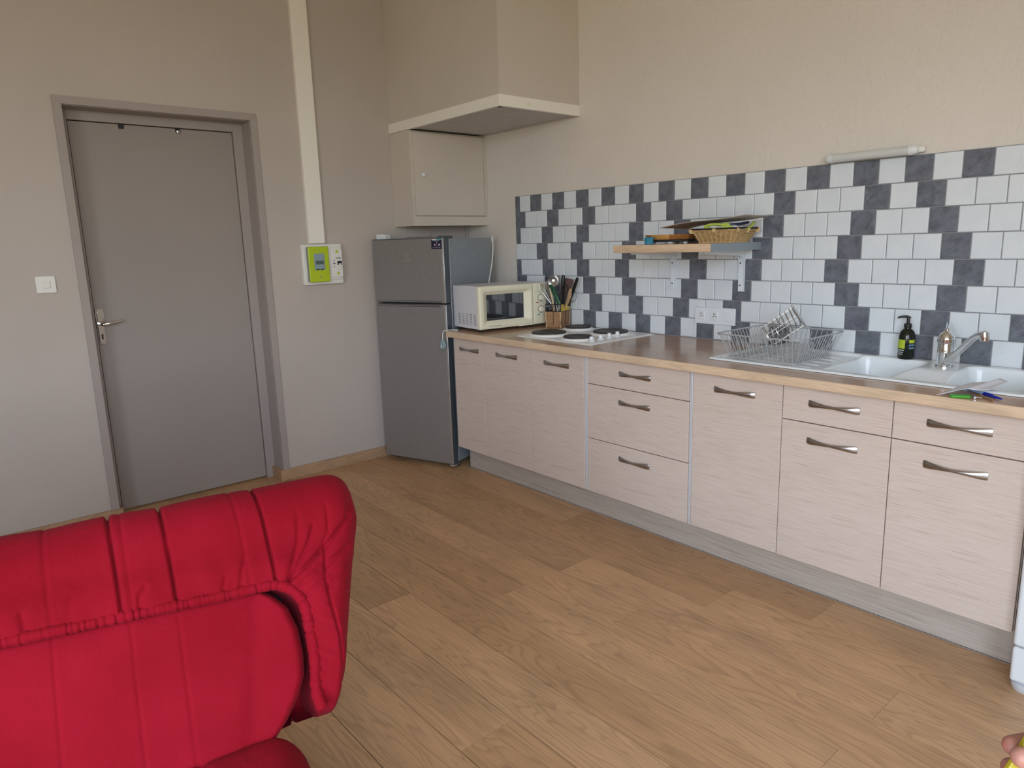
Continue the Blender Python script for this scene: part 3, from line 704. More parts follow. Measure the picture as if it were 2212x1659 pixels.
for xs_, dx in ((BX0 + .006, -.012), (BX1 - .006, .012), (BX0 + .075, 0), (BX1 - .075, 0)):
    for i in range(6):
        y = BY0 + .03 + (BY1 - BY0 - .06) * i / 5; h = .062 if dx else .048
        w = MB(o); w.tube([(xs_, y - .009, BZ)] + [(xs_ + dx, y + .009 * -math.cos(a), BZ + h + .009 * math.sin(a)) for a in (0, .5, 1.05, 1.57, 2.1, 2.64, PI)] + [(xs_, y + .009, BZ)], wr, 6); w.build('plate_hoop', 'wire_grey', t)
for x_, y_ in ((BX0 + .01, BY0 + .002), (BX1 - .01, BY0 + .002), (BX0 + .01, BY1 - .002), (BX1 - .01, BY1 - .002)):
    w = MB(o); zf = sinkz(x_, y_) + .002
    w.tube([(x_ - .006, y_, BZ)] + [(x_ - .004, y_, zf + .003), (x_, y_, zf), (x_ + .004, y_, zf + .003)] + [(x_ + .006, y_, BZ)], .0017, 6); w.build('foot', 'wire_grey', t)
# cutlery holder leaning in the rack
A0, A1 = Vector((2.565, -.318, .992)), Vector((2.672, -.272, 1.078)); ax_ = (A1 - A0).normalized(); up_ = (Vector((-.55, .05, .83)) - ax_ * Vector((-.55, .05, .83)).dot(ax_)).normalized(); sd_ = ax_.cross(up_)
t = thing('cutlery_holder', 'coiled wire cutlery holder with a metal base lying in the dish rack', 'cutlery holder', A0); o = t.location
LN = (A1 - A0).length
def ring(c, ra, rb, tilt=0, n=26): return [c + up_ * (ra * math.cos(a)) + sd_ * (rb * math.sin(a)) + ax_ * (tilt * math.cos(a)) for a in [2 * PI * k / n for k in range(n)]]
w = MB(o)
coil = []
for k in range(7 * 22 + 1):
    a = 2 * PI * k / 22; s_ = k / (7 * 22)
    coil.append(A0 + ax_ * (LN * s_) + up_ * (.050 * math.cos(a)) + sd_ * (.035 * math.sin(a)) + ax_ * .008 * math.cos(a))
w.tube(coil, .0017, 6); w.tube(ring(A0, .045, .033), .0018, 6, closed=True); w.build('wire_coil', 'steel', t)
w = MB(o)
for a in (.2, -.2, PI - .2, PI + .2, PI / 2, -PI / 2):
    d = up_ * (.046 * math.cos(a)) + sd_ * (.033 * math.sin(a)); w.tube([A0 + d, A1 + d], .0016, 6)
w.build('wire_rods', 'steel', t)
w = MB(o); K = 30
bp = [[A1 + ax_ * h + up_ * (s_ * math.cos(a)) + sd_ * (s_ * .74 * math.sin(a)) for a in [2 * PI * k / K for k in range(K)]] for s_, h in ((.046, 0), (.050, .004), (.046, .0075), (.02, .009), (.002, .0095))]
w.grid(lambda i, j: bp[i][j], 5, K, cv=True); w.f.append(tuple(range(K))); w.m.append(0); w.rnd.append(None); w.build('metal_base', 'steel', t, fixn=True)
for a in (0, PI):
    w = MB(o); c = A1 + ax_ * .004 + up_ * (.053 * math.cos(a)); w.tube([c + up_ * (.004 * math.cos(b)) + ax_ * (.004 * math.sin(b)) for b in [2 * PI * k / 10 for k in range(10)]], .0014, 6, closed=True)
    w.build('base_loop', 'steel', t)

# ================================================================== APPLIANCES
# fridge freezer (stands askew in the corner); local x along the door, y towards the back
t = thing('fridge_freezer', 'dark grey two-door fridge freezer standing askew in the corner', 'fridge', (.592, -.632, 0), .351)
w = MB(); w.prism([(-.548, .068), (-.003, .068), (-.003, .558), (-.400, .558), (-.548, .165)], 'z', .035, 1.455); w.build('cabinet_body', 'fridge_side', t, bevel=.004)
w = MB(); w.prism([(-.54, .055), (-.012, .055), (-.012, .069), (-.54, .069)], 'z', .045, 1.45); w.build('door_gasket', 'black_matt', t)
def fdoor(nm, z0, z1, gz0, gz1):
    w = MB(); w.box(-.552, -.006, 0, .055, z0, z1); d = w.build(nm, 'fridge_door', t, bevel=.006, seg=3)
    w = MB(); w.box(-.0075, .0005, .0, .056, z0, z1); w.build('side_trim', 'fridge_trim', d, bevel=.002)
    w = MB(); w.box(-.008, .0015, -.0015, .004, z0 + .002, z1 - .002); w.build('bright_edge', 'fridge_edge', d, bevel=.001)
    w = MB(); w.box(-.535, -.03, -.003, .01, gz0 - .004, gz1 + .003); w.build('grip_surround', 'fridge_trim', d, bevel=.003)
    w = MB(); w.box(-.528, -.035, -.0055, .008, gz0, gz1); w.build('grip', 'steel', d, bevel=.002)
    return d
d2 = fdoor('fridge_door', .032, 1.056, 1.044, 1.050); d1 = fdoor('freezer_door', 1.064, 1.460, 1.070, 1.076)
w = MB(); w.box(-.552, -.006, -.001, .05, 1.4585, 1.4625); w.build('top_trim', 'fridge_trim', d1, bevel=.001)
mt_ = frame_m((-.279, -.0008, 1.327), (1, 0, 0), (0, 0, 1), (0, -1, 0))
text_mesh('brand_lettering', 'INDESIT', .0165, 'logo_grey', d1, mt_, .0004)
w = MB(); K = 28
for a0, a1 in ((.22, PI - .22), (PI + .22, 2 * PI - .22)):
    w.tube([(-.279 + .0155 * math.cos(PI / 2 + a), -.0006, 1.352 + .0175 * math.sin(PI / 2 + a)) for a in [a0 + (a1 - a0) * i / K for i in range(K + 1)]], .0011, 6)
w.box(-.2812, -.2768, -.0012, 0, 1.343, 1.361); w.tube([(-.279, -.0005, 1.3655), (-.279, -.0012, 1.3655)], .0022, 10)
w.build('brand_emblem', 'logo_grey', d1)
w = MB(); w.box(-.0865, -.010, -.0012, .002, 1.394, 1.456); st = w.build('sticker', 'sticker_navy', d1)
w = MB(); w.box(-.083, -.045, -.0018, -.001, 1.447, 1.4535); w.box(-.064, -.056, -.0018, -.001, 1.417, 1.423); w.box(-.034, -.022, -.0018, -.001, 1.417, 1.423); w.box(-.08, -.02, -.0016, -.001, 1.4, 1.4015); w.box(-.075, -.03, -.0016, -.001, 1.442, 1.4435); w.build('sticker_print', 'sticker_white', st)
w = MB(); w.box(-.041, -.012, -.0018, -.001, 1.447, 1.4535); w.build('sticker_print', 'sticker_teal', st)
w = MB(); w.lathe([(.004, .001), (.004, .0018)], (-.046, 0, 1.431), '-y', 12); w.box(-.066, -.02, -.0018, -.001, 1.411, 1.4135); w.build('sticker_print', 'sticker_pink', st)
w = MB(); w.box(-.045, .004, .004, .10, 1.456, 1.472); w.build('hinge_cover', 'fridge_trim', t, bevel=.003)
w = MB(); w.box(-.03, .004, .0, .075, .018, .03); w.build('hinge_foot', 'fridge_edge', t, bevel=.002)
for x_, y_ in ((-.51, .09), (-.035, .09), (-.035, .52), (-.37, .52)):
    w = MB(); w.lathe([(.018, 0), (.018, .008), (.01, .01), (.01, .036)], (x_, y_, 0), seg=16); w.build('foot', 'black_matt', t)
# little white box on top of the fridge
t = thing('router_box', 'small white plastic box on top of the fridge', 'box', (.105, -.755, 1.4625), .351)
w = MB(); w.prism([(-.034, 0), (.034, 0), (.034, .024), (.028, .030), (-.034, .030)], 'y', -.03, .03); bx = w.build('case', 'white_bright', t, bevel=.002)
w = MB(); w.box(-.016, .024, -.0306, -.0295, .013, .0143); w.build('slot', 'text_grey', bx)
# white cable from the back of the fridge to behind the microwave
def catmull(P, n=8):
    P = [Vector(p) for p in P]; Q = [P[0] * 2 - P[1]] + P + [P[-1] * 2 - P[-2]]; out = []
    for i in range(1, len(Q) - 2):
        for k in range(n):
            t_ = k / n; a, b, c, d = Q[i - 1:i + 3]
            out.append(.5 * ((2 * b) + (c - a) * t_ + (2 * a - 5 * b + 4 * c - d) * t_ ** 2 + (3 * b - a - 3 * c + d) * t_ ** 3))
    return out + [P[-1]]
t = thing('white_cable', 'white cable hanging down the side of the fridge behind the microwave', 'cable', (.592, -.632, 0), .351)
w = MB(); w.tube(catmull([(-.03, .575, 1.40), (-.004, .572, 1.456), (.010, .558, 1.462), (.014, .556, 1.42), (.014, .552, 1.36), (.014, .532, 1.28), (.014, .505, 1.21), (.013, .49, 1.165), (.012, .475, 1.10), (.012, .47, 1.0)]), .0042, 10); w.build('cord', 'white_wire', t)
# microwave; local x along its front, y towards its back
t = thing('microwave', 'cream fronted microwave oven on the worktop beside the fridge', 'microwave', (.885, -.598, 0), 1.475)
w = MB(); w.box(.004, .491, .028, .312, .917, 1.172); bd = w.build('casing', 'mw_white', t, bevel=.004)
w = MB()
for i in range(5):
    for j in range(7):
        y0 = .052 + i * .044; z0 = .9405 + j * .0102
        w.box(.0034, .0045, y0, y0 + .026, z0, z0 + .0036)
tag(w.build('side_vents', 'text_grey', bd), kind='stuff')
def rect(x0, x1, z0, z1, y, r, n=4):
    p = []
    for cx, cz, a in ((x1 - r, z1 - r, 0), (x0 + r, z1 - r, PI / 2), (x0 + r, z0 + r, PI), (x1 - r, z0 + r, 1.5 * PI)):
        p += [(u, y, v) for u, v in arc(cx, cz, r, a, a + PI / 2, n)]
    return p
def loftrects(w, L_, cap_last=True):
    n = len(L_[0]); w.grid(lambda i, j: L_[i][j], len(L_), n, cv=True)
    b = len(w.v) - n
    if cap_last: w.f.append(tuple(b + k for k in range(n))); w.m.append(0); w.rnd.append(None)
w = MB(); loftrects(w, [rect(0, .392, .917, 1.171, .029, .006), rect(0, .392, .917, 1.171, .008, .006), rect(.002, .391, .919, 1.169, .003, .008), rect(.007, .389, .923, 1.165, 0, .01), rect(.030, .374, .944, 1.141, 0, .016), rect(.034, .371, .949, 1.137, .0035, .014), rect(.056, .330, .964, 1.122, .0155, .006), rect(.057, .329, .965, 1.121, .0165, .005)]); dr_ = w.build('door', 'cream_plastic', t, smooth=50)
w = MB(); w.box(.0585, .3275, .0155, .018, .9665, 1.1195); w.build('door_window', 'screen_black', dr_)
w = MB(); w.box(.278, .388, -.004, .006, .9165, .9235); w.build('door_release', 'cream_knob', dr_, bevel=.002)
w = MB()
for a, b in ((.060, .066), (.068, .074), (.076, .084), (.100, .112), (.114, .13), (.132, .15)): w.box(a, b, -.0004, .001, .9325, .9355)
w.lathe([(.0032, -.001), (.0032, .0005)], (.092, 0, .9345), '-y', 12); w.build('door_lettering', 'text_grey', dr_)
w = MB(); loftrects(w, [rect(.395, .495, .917, 1.171, .029, .006), rect(.395, .495, .917, 1.171, .010, .006), rect(.397, .493, .919, 1.169, .005, .008), rect(.401, .489, .923, 1.165, .0025, .01)]); cp = w.build('control_panel', 'cream_plastic', t, smooth=50)
for zc, nm in ((1.079, 'power_knob'), (1.009, 'timer_knob')):
    w = MB(); w.lathe([(.0235, -.0026), (.0235, -.0018), (.0205, -.001), (.0205, .0)], (.4515, 0, zc), '-y', 32); w.build('knob_recess', 'text_grey', cp)
    w = MB(); w.lathe([(.0205, -.003), (.0200, .001), (.0165, .004), (.0150, .015), (.013, .018), (.0001, .0185)], (.4515, 0, zc), '-y', 32); w.build(nm, 'cream_knob', cp)
w = MB(); w.lathe([(.010, -.003), (.010, -.0018), (.008, -.001)], (.424, 0, 1.0505), '-y', 16, scl=(1, .35)); w.build('red_mark', 'red', cp)
w = MB(); w.lathe([(.011, -.003), (.011, -.0018), (.009, -.001)], (.432, 0, .976), '-y', 16, scl=(1, .35)); w.build('blue_mark', 'blue_mark', cp)
for x_, y_ in ((.03, .045), (.40, .045), (.03, .285), (.46, .285)):
    w = MB(); w.lathe([(.010, .9002), (.014, .905), (.016, .918)], (x_, y_, 0), seg=18); w.build('foot', 'black_matt', t)
# plug hanging over the end of the worktop
t = thing('hanging_plug', 'grey-blue plug hanging on its cord at the left end of the worktop', 'plug', (.596, -.673, .79))
w = MB((.596, -.673, .79)); w.tube(catmull([(.66, -.60, .903), (.635, -.645, .905), (.612, -.668, .900), (.603, -.673, .885), (.600, -.673, .865), (.598, -.673, .842)]), .0028, 8); w.build('cord', 'white_wire', t)
w = MB((.596, -.673, .79)); cx, cz = .597, .815
w.prism([(cx - .022, cz - .018), (cx - .012, cz - .028), (cx + .012, cz - .028), (cx + .022, cz - .014), (cx + .022, cz + .008), (cx + .012, cz + .020), (cx + .006, cz + .032), (cx - .006, cz + .032), (cx - .008, cz + .020), (cx - .022, cz + .006)], 'y', -.684, -.662)
pb = w.build('plug_body', 'plug_blue', t, bevel=.004, seg=3)
w = MB((.596, -.673, .79)); w.prism([(cx - .006, cz - .014), (cx + .010, cz - .014), (cx + .002, cz + .004)], 'y', -.6852, -.6835); w.build('moulded_mark', 'sticker_white', pb)
w = MB((.596, -.673, .79)); w.cyl((cx - .022, -.673, cz - .006), (cx - .038, -.673, cz - .006), .0022, seg=10); w.build('pin', 'steel', pb)
# washing machine
t = thing('washing_machine', 'white washing machine, cut by the right edge of the photo', 'washing machine', (3.935, -.36, 0)); o = t.location
w = MB(o); w.box(3.634, 4.234, -.640, -.08, .028, .852); w.build('cabinet_body', 'white_bright', t, bevel=.008, seg=3)
w = MB(o); w.box(3.632, 4.236, -.672, -.640, .150, .852); w.build('front_panel', 'white_bright', t, bevel=.010, seg=4)
w = MB(o); w.box(3.632, 4.236, -.672, -.640, .030, .146); w.build('kick_panel', 'white_bright', t, bevel=.010, seg=4)
w = MB(o); w.box(3.638, 4.23, -.655, -.60, .142, .154); w.build('panel_gap', 'black', t)
w = MB(o); w.lathe([(.15, .672), (.17, .676), (.185, .690), (.165, .694), (.14, .686), (.0001, .68)], (3.93, 0, .45), '-y', 40); w.build('porthole', 'steel', t)
w = MB(o); w.box(3.66, 4.2, -.676, -.670, .745, .83); w.build('control_strip', 'meter_grey', t, bevel=.002)
for x_, y_ in ((3.668, -.64), (4.20, -.64), (3.668, -.12), (4.20, -.12)):
    w = MB(o); w.lathe([(.030, 0), (.036, .010), (.036, .024), (.02, .030)], (x_, y_, 0), seg=20); w.build('foot', 'aluminium', t)

# ================================================================== THINGS ON THE WORKTOP
UB = (1.009, -.184); UR = .388; UW, UD = .097, .138
t = thing('utensil_basket', 'square woven utensil basket with a black wire rim beside the microwave', 'basket', (UB[0], UB[1], .9), UR)
w = MB(); N_ = 13
def strand(z, ph):
    pts = []
    seq = []
    for (a, b) in (((0, 0), (UW, 0)), ((UW, 0), (UW, UD)), ((UW, UD), (0, UD)), ((0, UD), (0, 0))):
        for i in range(8): seq.append((a[0] + (b[0] - a[0]) * i / 8, a[1] + (b[1] - a[1]) * i / 8))
    for k, (x, y) in enumerate(seq):
        cx, cy = UW / 2, UD / 2; s_ = 1 + ((.03 if (k // 1 + ph) % 2 else -.022)) + .05 * (z - .05)
        pts.append((cx + (x - cx) * s_, cy + (y - cy) * s_, z))
    return pts
for r in range(N_):
    z = .006 + r * .0072
    p = strand(z, r); n = len(p)
    w.grid(lambda i, j: (p[i][0] + (p[i][0] - UW / 2) * (0, .035, .035, 0)[j] * .5, p[i][1] + (p[i][1] - UD / 2) * (0, .035, .035, 0)[j] * .5, p[i][2] + (0, 0, .0066, .0066)[j]), n, 4, cu=True, cv=True)
w.box(.003, UW - .003, .003, UD - .003, .001, .004)
w.build('woven_body', 'rattan', t, smooth=25)
w = MB()
for x, y in ((0, 0), (UW, 0), (UW, UD), (0, UD)):
    w.tube([(x, y, .001), (x + (x - UW / 2) * .04, y + (y - UD / 2) * .04, .1)], .003, 6)
w.build('corner_canes', 'wicker_light', t)
w = MB(); q4 = [(-.002, -.002), (UW + .002, -.002), (UW + .002, UD + .002), (-.002, UD + .002)]
for z in (.102, .144): w.tube([(x, y, z) for x, y in q4], .0022, 6, closed=True)
for x, y in q4 + [(UW / 2, -.002), (UW / 2, UD + .002), (-.002, UD / 2), (UW + .002, UD / 2)]: w.tube([(x, y, .02), (x, y, .144)], .002, 6)
w.build('wire_rim', 'black', t)
w = MB(); w.box(UW + .0035, UW + .0055, .002, UD - .012, .103, .143); lb = w.build('label', 'label_yellow', t)
w = MB()
for k, yy in enumerate((.028, .062, .098)):
    w.tube([(UW + .0056, yy + (.006 + .002 * (k == 1)) * math.cos(a), .124 + .010 * math.sin(a)) for a in [2 * PI * i / 12 for i in range(12)]], .0009, 5, closed=True)
    w.tube([(UW + .0056, yy, .112), (UW + .0056, yy, .136)], .0008, 5)
w.build('printed_pattern', 'tan_wood', lb)
def tool(nm, label, cat, base):
    return thing(nm, label, cat, base, group='utensils in the basket')
def flat_blade(w, c0, c1, wd0, wd1, th, side):
    c0, c1, side = Vector(c0), Vector(c1), Vector(side).normalized(); ax2 = (c1 - c0).normalized(); side = (side - ax2 * side.dot(ax2)).normalized(); nn = ax2.cross(side)
    vs = []
    for c, wd in ((c0, wd0), (c0.lerp(c1, .5), (wd0 + wd1) / 2 * 1.04), (c0.lerp(c1, .92), wd1), (c1, wd1 * .8)):
        vs += [c - side * wd / 2 - nn * th / 2, c + side * wd / 2 - nn * th / 2, c + side * wd / 2 + nn * th / 2, c - side * wd / 2 + nn * th / 2]
    fs = [(0, 1, 2, 3), (12, 13, 14, 15)]
    for i in range(3):
        for k in range(4): fs.append((i * 4 + k, i * 4 + (k + 1) % 4, i * 4 + 4 + (k + 1) % 4, i * 4 + 4 + k))
    return w.add(vs, fs)
SV = (.8, .6, 0)     # sideways in the picture
# whisk
b0 = (1.030, -.125, .908); t = tool('whisk', 'wire whisk standing at the left of the utensil basket', 'whisk', b0)
w = MB(b0); w.tube([b0, (1.026, -.137, 1.035)], [.006, .0055], 12); w.build('handle', 'steel', t)
w = MB(b0); P0, P1 = Vector((1.026, -.137, 1.03)), Vector((.955, -.168, 1.166)); axw = (P1 - P0).normalized(); s1 = axw.orthogonal().normalized(); s2 = axw.cross(s1)
for k in range(4):
    a = PI * k / 4; d = s1 * math.cos(a) + s2 * math.sin(a); L_ = (P1 - P0).length
    pr_ = [(0, .004), (.25, .010), (.5, .019), (.72, .026), (.88, .023), (.97, .012), (1.0, 0)]
    w.tube([P0 + axw * L_ * h + d * r for h, r in pr_] + [P0 + axw * L_ * h - d * r for h, r in reversed(pr_[:-1])], .0013, 6)
w.build('whisk_wires', 'steel', t)
# ladle
b0 = (1.035, -.095, .908); t = tool('ladle', 'steel ladle with its bowl up in the utensil basket', 'ladle', b0)
w = MB(b0); w.tube([b0, (1.0, -.095, 1.08), (.985, -.092, 1.15)], .0042, 10); w.build('handle', 'steel', t)
w = MB(b0); mm = Matrix.Translation((.984, -.088, 1.178)) @ Matrix.Rotation(math.radians(62), 4, 'X') @ Matrix.Rotation(.35, 4, 'Y')
w.lathe([(.0001, -.026), (.018, -.023), (.032, -.013), (.0385, .002), (.0395, .003), (.037, .0025), (.030, -.012), (.016, -.021), (.0001, -.024)], (0, 0, 0), seg=32, mtx=mm); w.build('ladle_bowl', 'steel', t)
# spoon
b0 = (1.000, -.075, .908); t = tool('serving_spoon', 'dark steel spoon leaning left, behind the whisk', 'spoon', b0)
w = MB(b0); w.tube([b0, (.945, -.068, 1.09), (.885, -.048, 1.172)], .0032, 8); w.build('handle', 'steel', t)
w = MB(b0); mm = Matrix.Translation((.868, -.045, 1.192)) @ Matrix.Rotation(-.55, 4, 'Y') @ Matrix.Rotation(1.2, 4, 'X')
w.lathe([(.0001, -.007), (.010, -.006), (.0165, .001), (.0155, .001), (.0001, -.004)], (0, 0, 0), seg=24, mtx=mm, scl=(1, 1.5)); w.build('spoon_bowl', 'fridge_trim', t)
# brown wooden sticks
b0 = (1.02, -.115, .908); t = tool('wooden_spoon', 'brown wooden handle leaning just right of the whisk', 'wooden spoon', b0)
w = MB(b0); w.tube([b0, (.985, -.118, 1.05), (.955, -.115, 1.165)], [.0055, .006, .0045], 10); w.build('handle', 'dark_wood', t)
b0 = (1.05, -.150, .908); t = tool('pale_wooden_stick', 'pale wooden handle between the whisk and the green handle', 'wooden spoon', b0)
w = MB(b0); w.tube([b0, (1.045, -.158, 1.06), (1.018, -.165, 1.165)], [.005, .006, .0055], 10); w.build('handle', 'pale_wood', t)
# green handle
b0 = (1.070, -.130, .908); t = tool('green_handled_peeler', 'green handled kitchen tool at the front of the utensil basket', 'peeler', b0)
w = MB(b0); w.tube(catmull([(1.092, -.150, 1.045), (1.078, -.158, 1.085), (1.058, -.163, 1.125), (1.040, -.165, 1.150), (1.030, -.165, 1.146)], 5), [.0155] * 13 + [.0145] * 7 + [.009], 14, sq=.7); w.build('handle', 'green_handle', t)
w = MB(b0); flat_blade(w, (1.070, -.130, .912), (1.088, -.148, 1.05), .012, .014, .0015, SV); w.build('blade', 'steel', t)
# tall black handle
b0 = (1.045, -.085, .908); t = tool('black_spatula', 'tallest black plastic handle in the utensil basket', 'spatula', b0)
w = MB(b0); w.tube([b0, (1.052, -.09, 1.03), (1.066, -.098, 1.14), (1.078, -.10, 1.205), (1.080, -.10, 1.218)], [.006, .009, .0115, .0125, .007], 14); w.build('handle', 'black', t)
b0 = (1.042, -.070, .908); t = tool('wooden_spatula', 'dark wooden spatula with a wide flat end in the utensil basket', 'spatula', b0)
w = MB(b0); w.tube([b0, (1.060, -.068, 1.06)], .006, 10); flat_blade(w, (1.060, -.068, 1.05), (1.094, -.064, 1.195), .024, .054, .005, SV); w.build('paddle', 'dark_wood', t, bevel=.001)
b0 = (1.055, -.115, .908); t = tool('black_slotted_spoon', 'black looped plastic handle in front of the dark wooden spatula', 'slotted spoon', b0)
w = MB(b0); w.tube([b0, (1.070, -.108, 1.03)], .006, 10); w.tube([(1.078 + a * .9, -.108 + a * .3, z) for a, z in ((-.012, 1.03), (-.012, 1.09), (-.004, 1.145), (.012, 1.168), (.026, 1.150), (.024, 1.09), (.006, 1.03))], .0062, 10); w.build('handle', 'black', t)
b0 = (1.045, -.088, .908); t = tool('bread_knife', 'knife with a pale wooden handle standing right of centre in the utensil basket', 'knife', b0)
w = MB(b0); flat_blade(w, (1.068, -.072, 1.035), (1.110, -.060, 1.133), .024, .029, .014, SV); h_ = w.build('handle', 'tan_wood', t, bevel=.003)
w = MB(b0); flat_blade(w, (1.045, -.088, .912), (1.068, -.072, 1.04), .016, .02, .0015, SV); w.build('blade', 'steel', t)
b0 = (1.030, -.062, .908); t = tool('black_handled_knife', 'black handled knife leaning furthest right out of the utensil basket', 'knife', b0)
w = MB(b0); w.tube([(1.066, -.052, 1.03), (1.105, -.055, 1.10), (1.142, -.062, 1.16), (1.163, -.066, 1.195), (1.168, -.067, 1.203)], [.008, .0105, .0115, .0105, .005], 14, sq=.7); w.build('handle', 'black', t)
w = MB(b0); flat_blade(w, (1.030, -.062, .912), (1.066, -.052, 1.035), .014, .016, .0015, SV); w.build('blade', 'steel', t)
b0 = (1.060, -.05, .908); t = tool('strainer', 'round steel rimmed strainer low at the right of the utensil basket', 'strainer', b0)
w = MB(b0); c = Vector((1.112, -.05, 1.09)); w.tube([c + Vector((.8, .0, .1)).normalized() * (.027 * math.cos(a)) + Vector((0, 0, 1)) * (.036 * math.sin(a)) for a in [2 * PI * i / 24 for i in range(24)]], .0016, 6, closed=True); w.tube([b0, (1.092, -.05, 1.055)], .003, 8); w.build('strainer_rim', 'steel', t)
# ------------------------------------------------------------------ shelf
t = thing('wall_shelf', 'short thick wooden shelf board with a grey cut end on the tiled wall', 'shelf', (2.05, -.21, 1.354)); o = t.location
w = MB(o); w.box(1.766, 2.333, -.416, -.0115, 1.354, 1.391); w.build('board', 'worktop_top', t, smooth=0)
w = MB(o); w.prism([(-.416, 1.354), (-.416, 1.391), (-.4185, 1.3905), (-.4205, 1.388), (-.4205, 1.357), (-.4185, 1.3545)], 'x', 1.766, 2.3315); w.build('oak_edge', 'worktop_edge', t)
w = MB(o); w.box(2.333, 2.3352, -.4195, -.0115, 1.3542, 1.3908); w.build('cut_end', 'shelf_end', t)
def bracket(xc, label):
    t = thing('shelf_bracket', label, 'bracket', (xc, -.0115, 1.155), group='brackets under the wall shelf'); o = t.location
    w = MB(o); hw = .0165
    w.prism([(-.0112, 1.153), (-.0165, 1.153), (-.019, 1.30), (-.028, 1.322), (-.045, 1.331), (-.33, 1.3485), (-.345, 1.3535), (-.0112, 1.3535)], 'x', xc - .003, xc + .003)
    w.prism([(-.0112, 1.152), (-.0142, 1.152), (-.0142, 1.3535), (-.0112, 1.3535)], 'x', xc - hw, xc + hw)
    w.prism([(-.0112, 1.3535), (-.0112, 1.3505), (-.345, 1.3505), (-.345, 1.3535)], 'x', xc - hw, xc + hw)
    w.prism([(-.0142, 1.152), (-.0195, 1.152), (-.024, 1.30), (-.034, 1.318), (-.06, 1.327), (-.345, 1.3445), (-.345, 1.3515), (-.02, 1.3515)], 'x', xc - hw * .95, xc - hw * .95 + .003)
    w.prism([(-.0142, 1.152), (-.0195, 1.152), (-.024, 1.30), (-.034, 1.318), (-.06, 1.327), (-.345, 1.3445), (-.345, 1.3515), (-.02, 1.3515)], 'x', xc + hw * .95 - .003, xc + hw * .95)
    br = w.build('arm', 'outlet_white', t, bevel=.001)
    for zz in (1.290, 1.182):
        w = MB(o); w.lathe([(.0042, .0140), (.0042, .0158), (.002, .0165)], (xc - .008, 0, zz), '-y', 12); w.build('screw', 'fridge_trim', t)
bracket(1.830, 'white metal shelf bracket under the left half of the wall shelf'); bracket(2.238, 'white metal shelf bracket under the right half of the wall shelf')
ZS = 1.391
t = thing('small_cup', 'small glossy teal blue cup at the front of the wall shelf', 'cup', (1.958, -.378, ZS), .6)
w = MB(); K = 4
def sqr(h, r, z, n=3): return [(x, y, z) for cx, cy, a in ((h - r, h - r, 0), (-h + r, h - r, PI / 2), (-h + r, -h + r, PI), (h - r, -h + r, 1.5 * PI)) for x, y in arc(cx, cy, r, a, a + PI / 2, n)]
L_ = [sqr(.018, .005, .0003), sqr(.020, .006, .002), sqr(.0225, .006, .031), sqr(.0235, .006, .034), sqr(.021, .005, .034), sqr(.018, .004, .006)]
w.grid(lambda i, j: L_[i][j], 6, 16, cv=True); w.f.append(tuple(range(15, -1, -1))); w.m.append(0); w.rnd.append(None); w.f.append(tuple(80 + k for k in range(16))); w.m.append(0); w.rnd.append(None); w.build('cup', 'teal_cup', t)
t = thing('table_grill', 'black table appliance with white feet under the wooden tray on the shelf', 'hot plate', (1.975, -.225, ZS), .2)
w = MB(); w.prism([(.115 * math.cos(a), .095 * math.sin(a)) for a in [PI / 8 + PI / 4 * k for k in range(8)]], 'z', .010, .0215); w.build('base_plate', 'black_matt', t, bevel=.003)
for x_, y_ in ((-.07, -.055), (.03, -.075), (.085, -.03), (0, .06)):
    w = MB(); w.lathe([(.006, .0003), (.011, .003), (.013, .008), (.011, .0115)], (x_, y_, 0), seg=18); w.build('foot', 'white_bright', t)
t = thing('octagonal_tray', 'eight-sided striped wooden tray lying on the wall shelf', 'tray', (1.975, -.225, ZS + .0218), .12)
oc = lambda r, z: [(r * math.cos(a), r * .92 * math.sin(a), z) for a in [PI / 8 + PI / 4 * k for k in range(8)]]
w = MB(); L_ = [oc(.118, 0), oc(.134, .020), oc(.136, .0235), oc(.129, .0235), oc(.118, .008)]
w.grid(lambda i, j: L_[i][j], 5, 8, cv=True, mf=lambda i, j: 1 if j % 4 in (1,) else 0)
for b_, rv in ((0, 1), (32, 0)): w.f.append(tuple(b_ + (7 - k if rv else k) for k in range(8))); w.m.append(0); w.rnd.append(None)
w.build('tray', ['tray_wood', 'tray_light'], t, bevel=.001)
# wicker basket
t = thing('wicker_basket', 'shallow golden wicker basket with black lining on the wall shelf', 'basket', (2.248, -.188, ZS), .14)
def wk(u, z):   # u in 0..1 round the rectangle
    k = z / .060; hx, hy = .082 + .030 * k, .078 + .026 * k
    P4 = [(-hx, -hy), (hx, -hy), (hx, hy), (-hx, hy)]; s_ = u * 4; i = int(s_) % 4; f_ = s_ - int(s_)
    a, b = P4[i], P4[(i + 1) % 4]; return Vector((a[0] + (b[0] - a[0]) * f_, a[1] + (b[1] - a[1]) * f_, z))
w = MB()
for r in range(11):
    z = .004 + r * .0048
    for ph in (0,):
        pts = []
        for k in range(64):
            p = wk(k / 64, z); off = .0022 * (1 if (k // 1 + r) % 2 else -1); nrm = Vector((p.x, p.y, 0)).normalized(); pts.append(p + nrm * off)
        w.tube(pts, .0027, 5, closed=True)
w.build('woven_sides', 'wicker', t)
w = MB()
for k in range(32): w.tube([wk(k / 32 + .004, .001), wk(k / 32 + .004, .058)], .0026, 5)
w.tube([wk(k / 40, .0035) for k in range(40)], .0032, 6, closed=True)
w.build('stakes', 'wicker_light', t)
w = MB(); w.box(-.078, .078, -.074, .074, .001, .004); w.build('basket_base', 'wicker', t)
w = MB(); w.tube([wk(k / 48, .0575) for k in range(48)], .0052, 8, closed=True); w.build('rim', 'wicker', t)
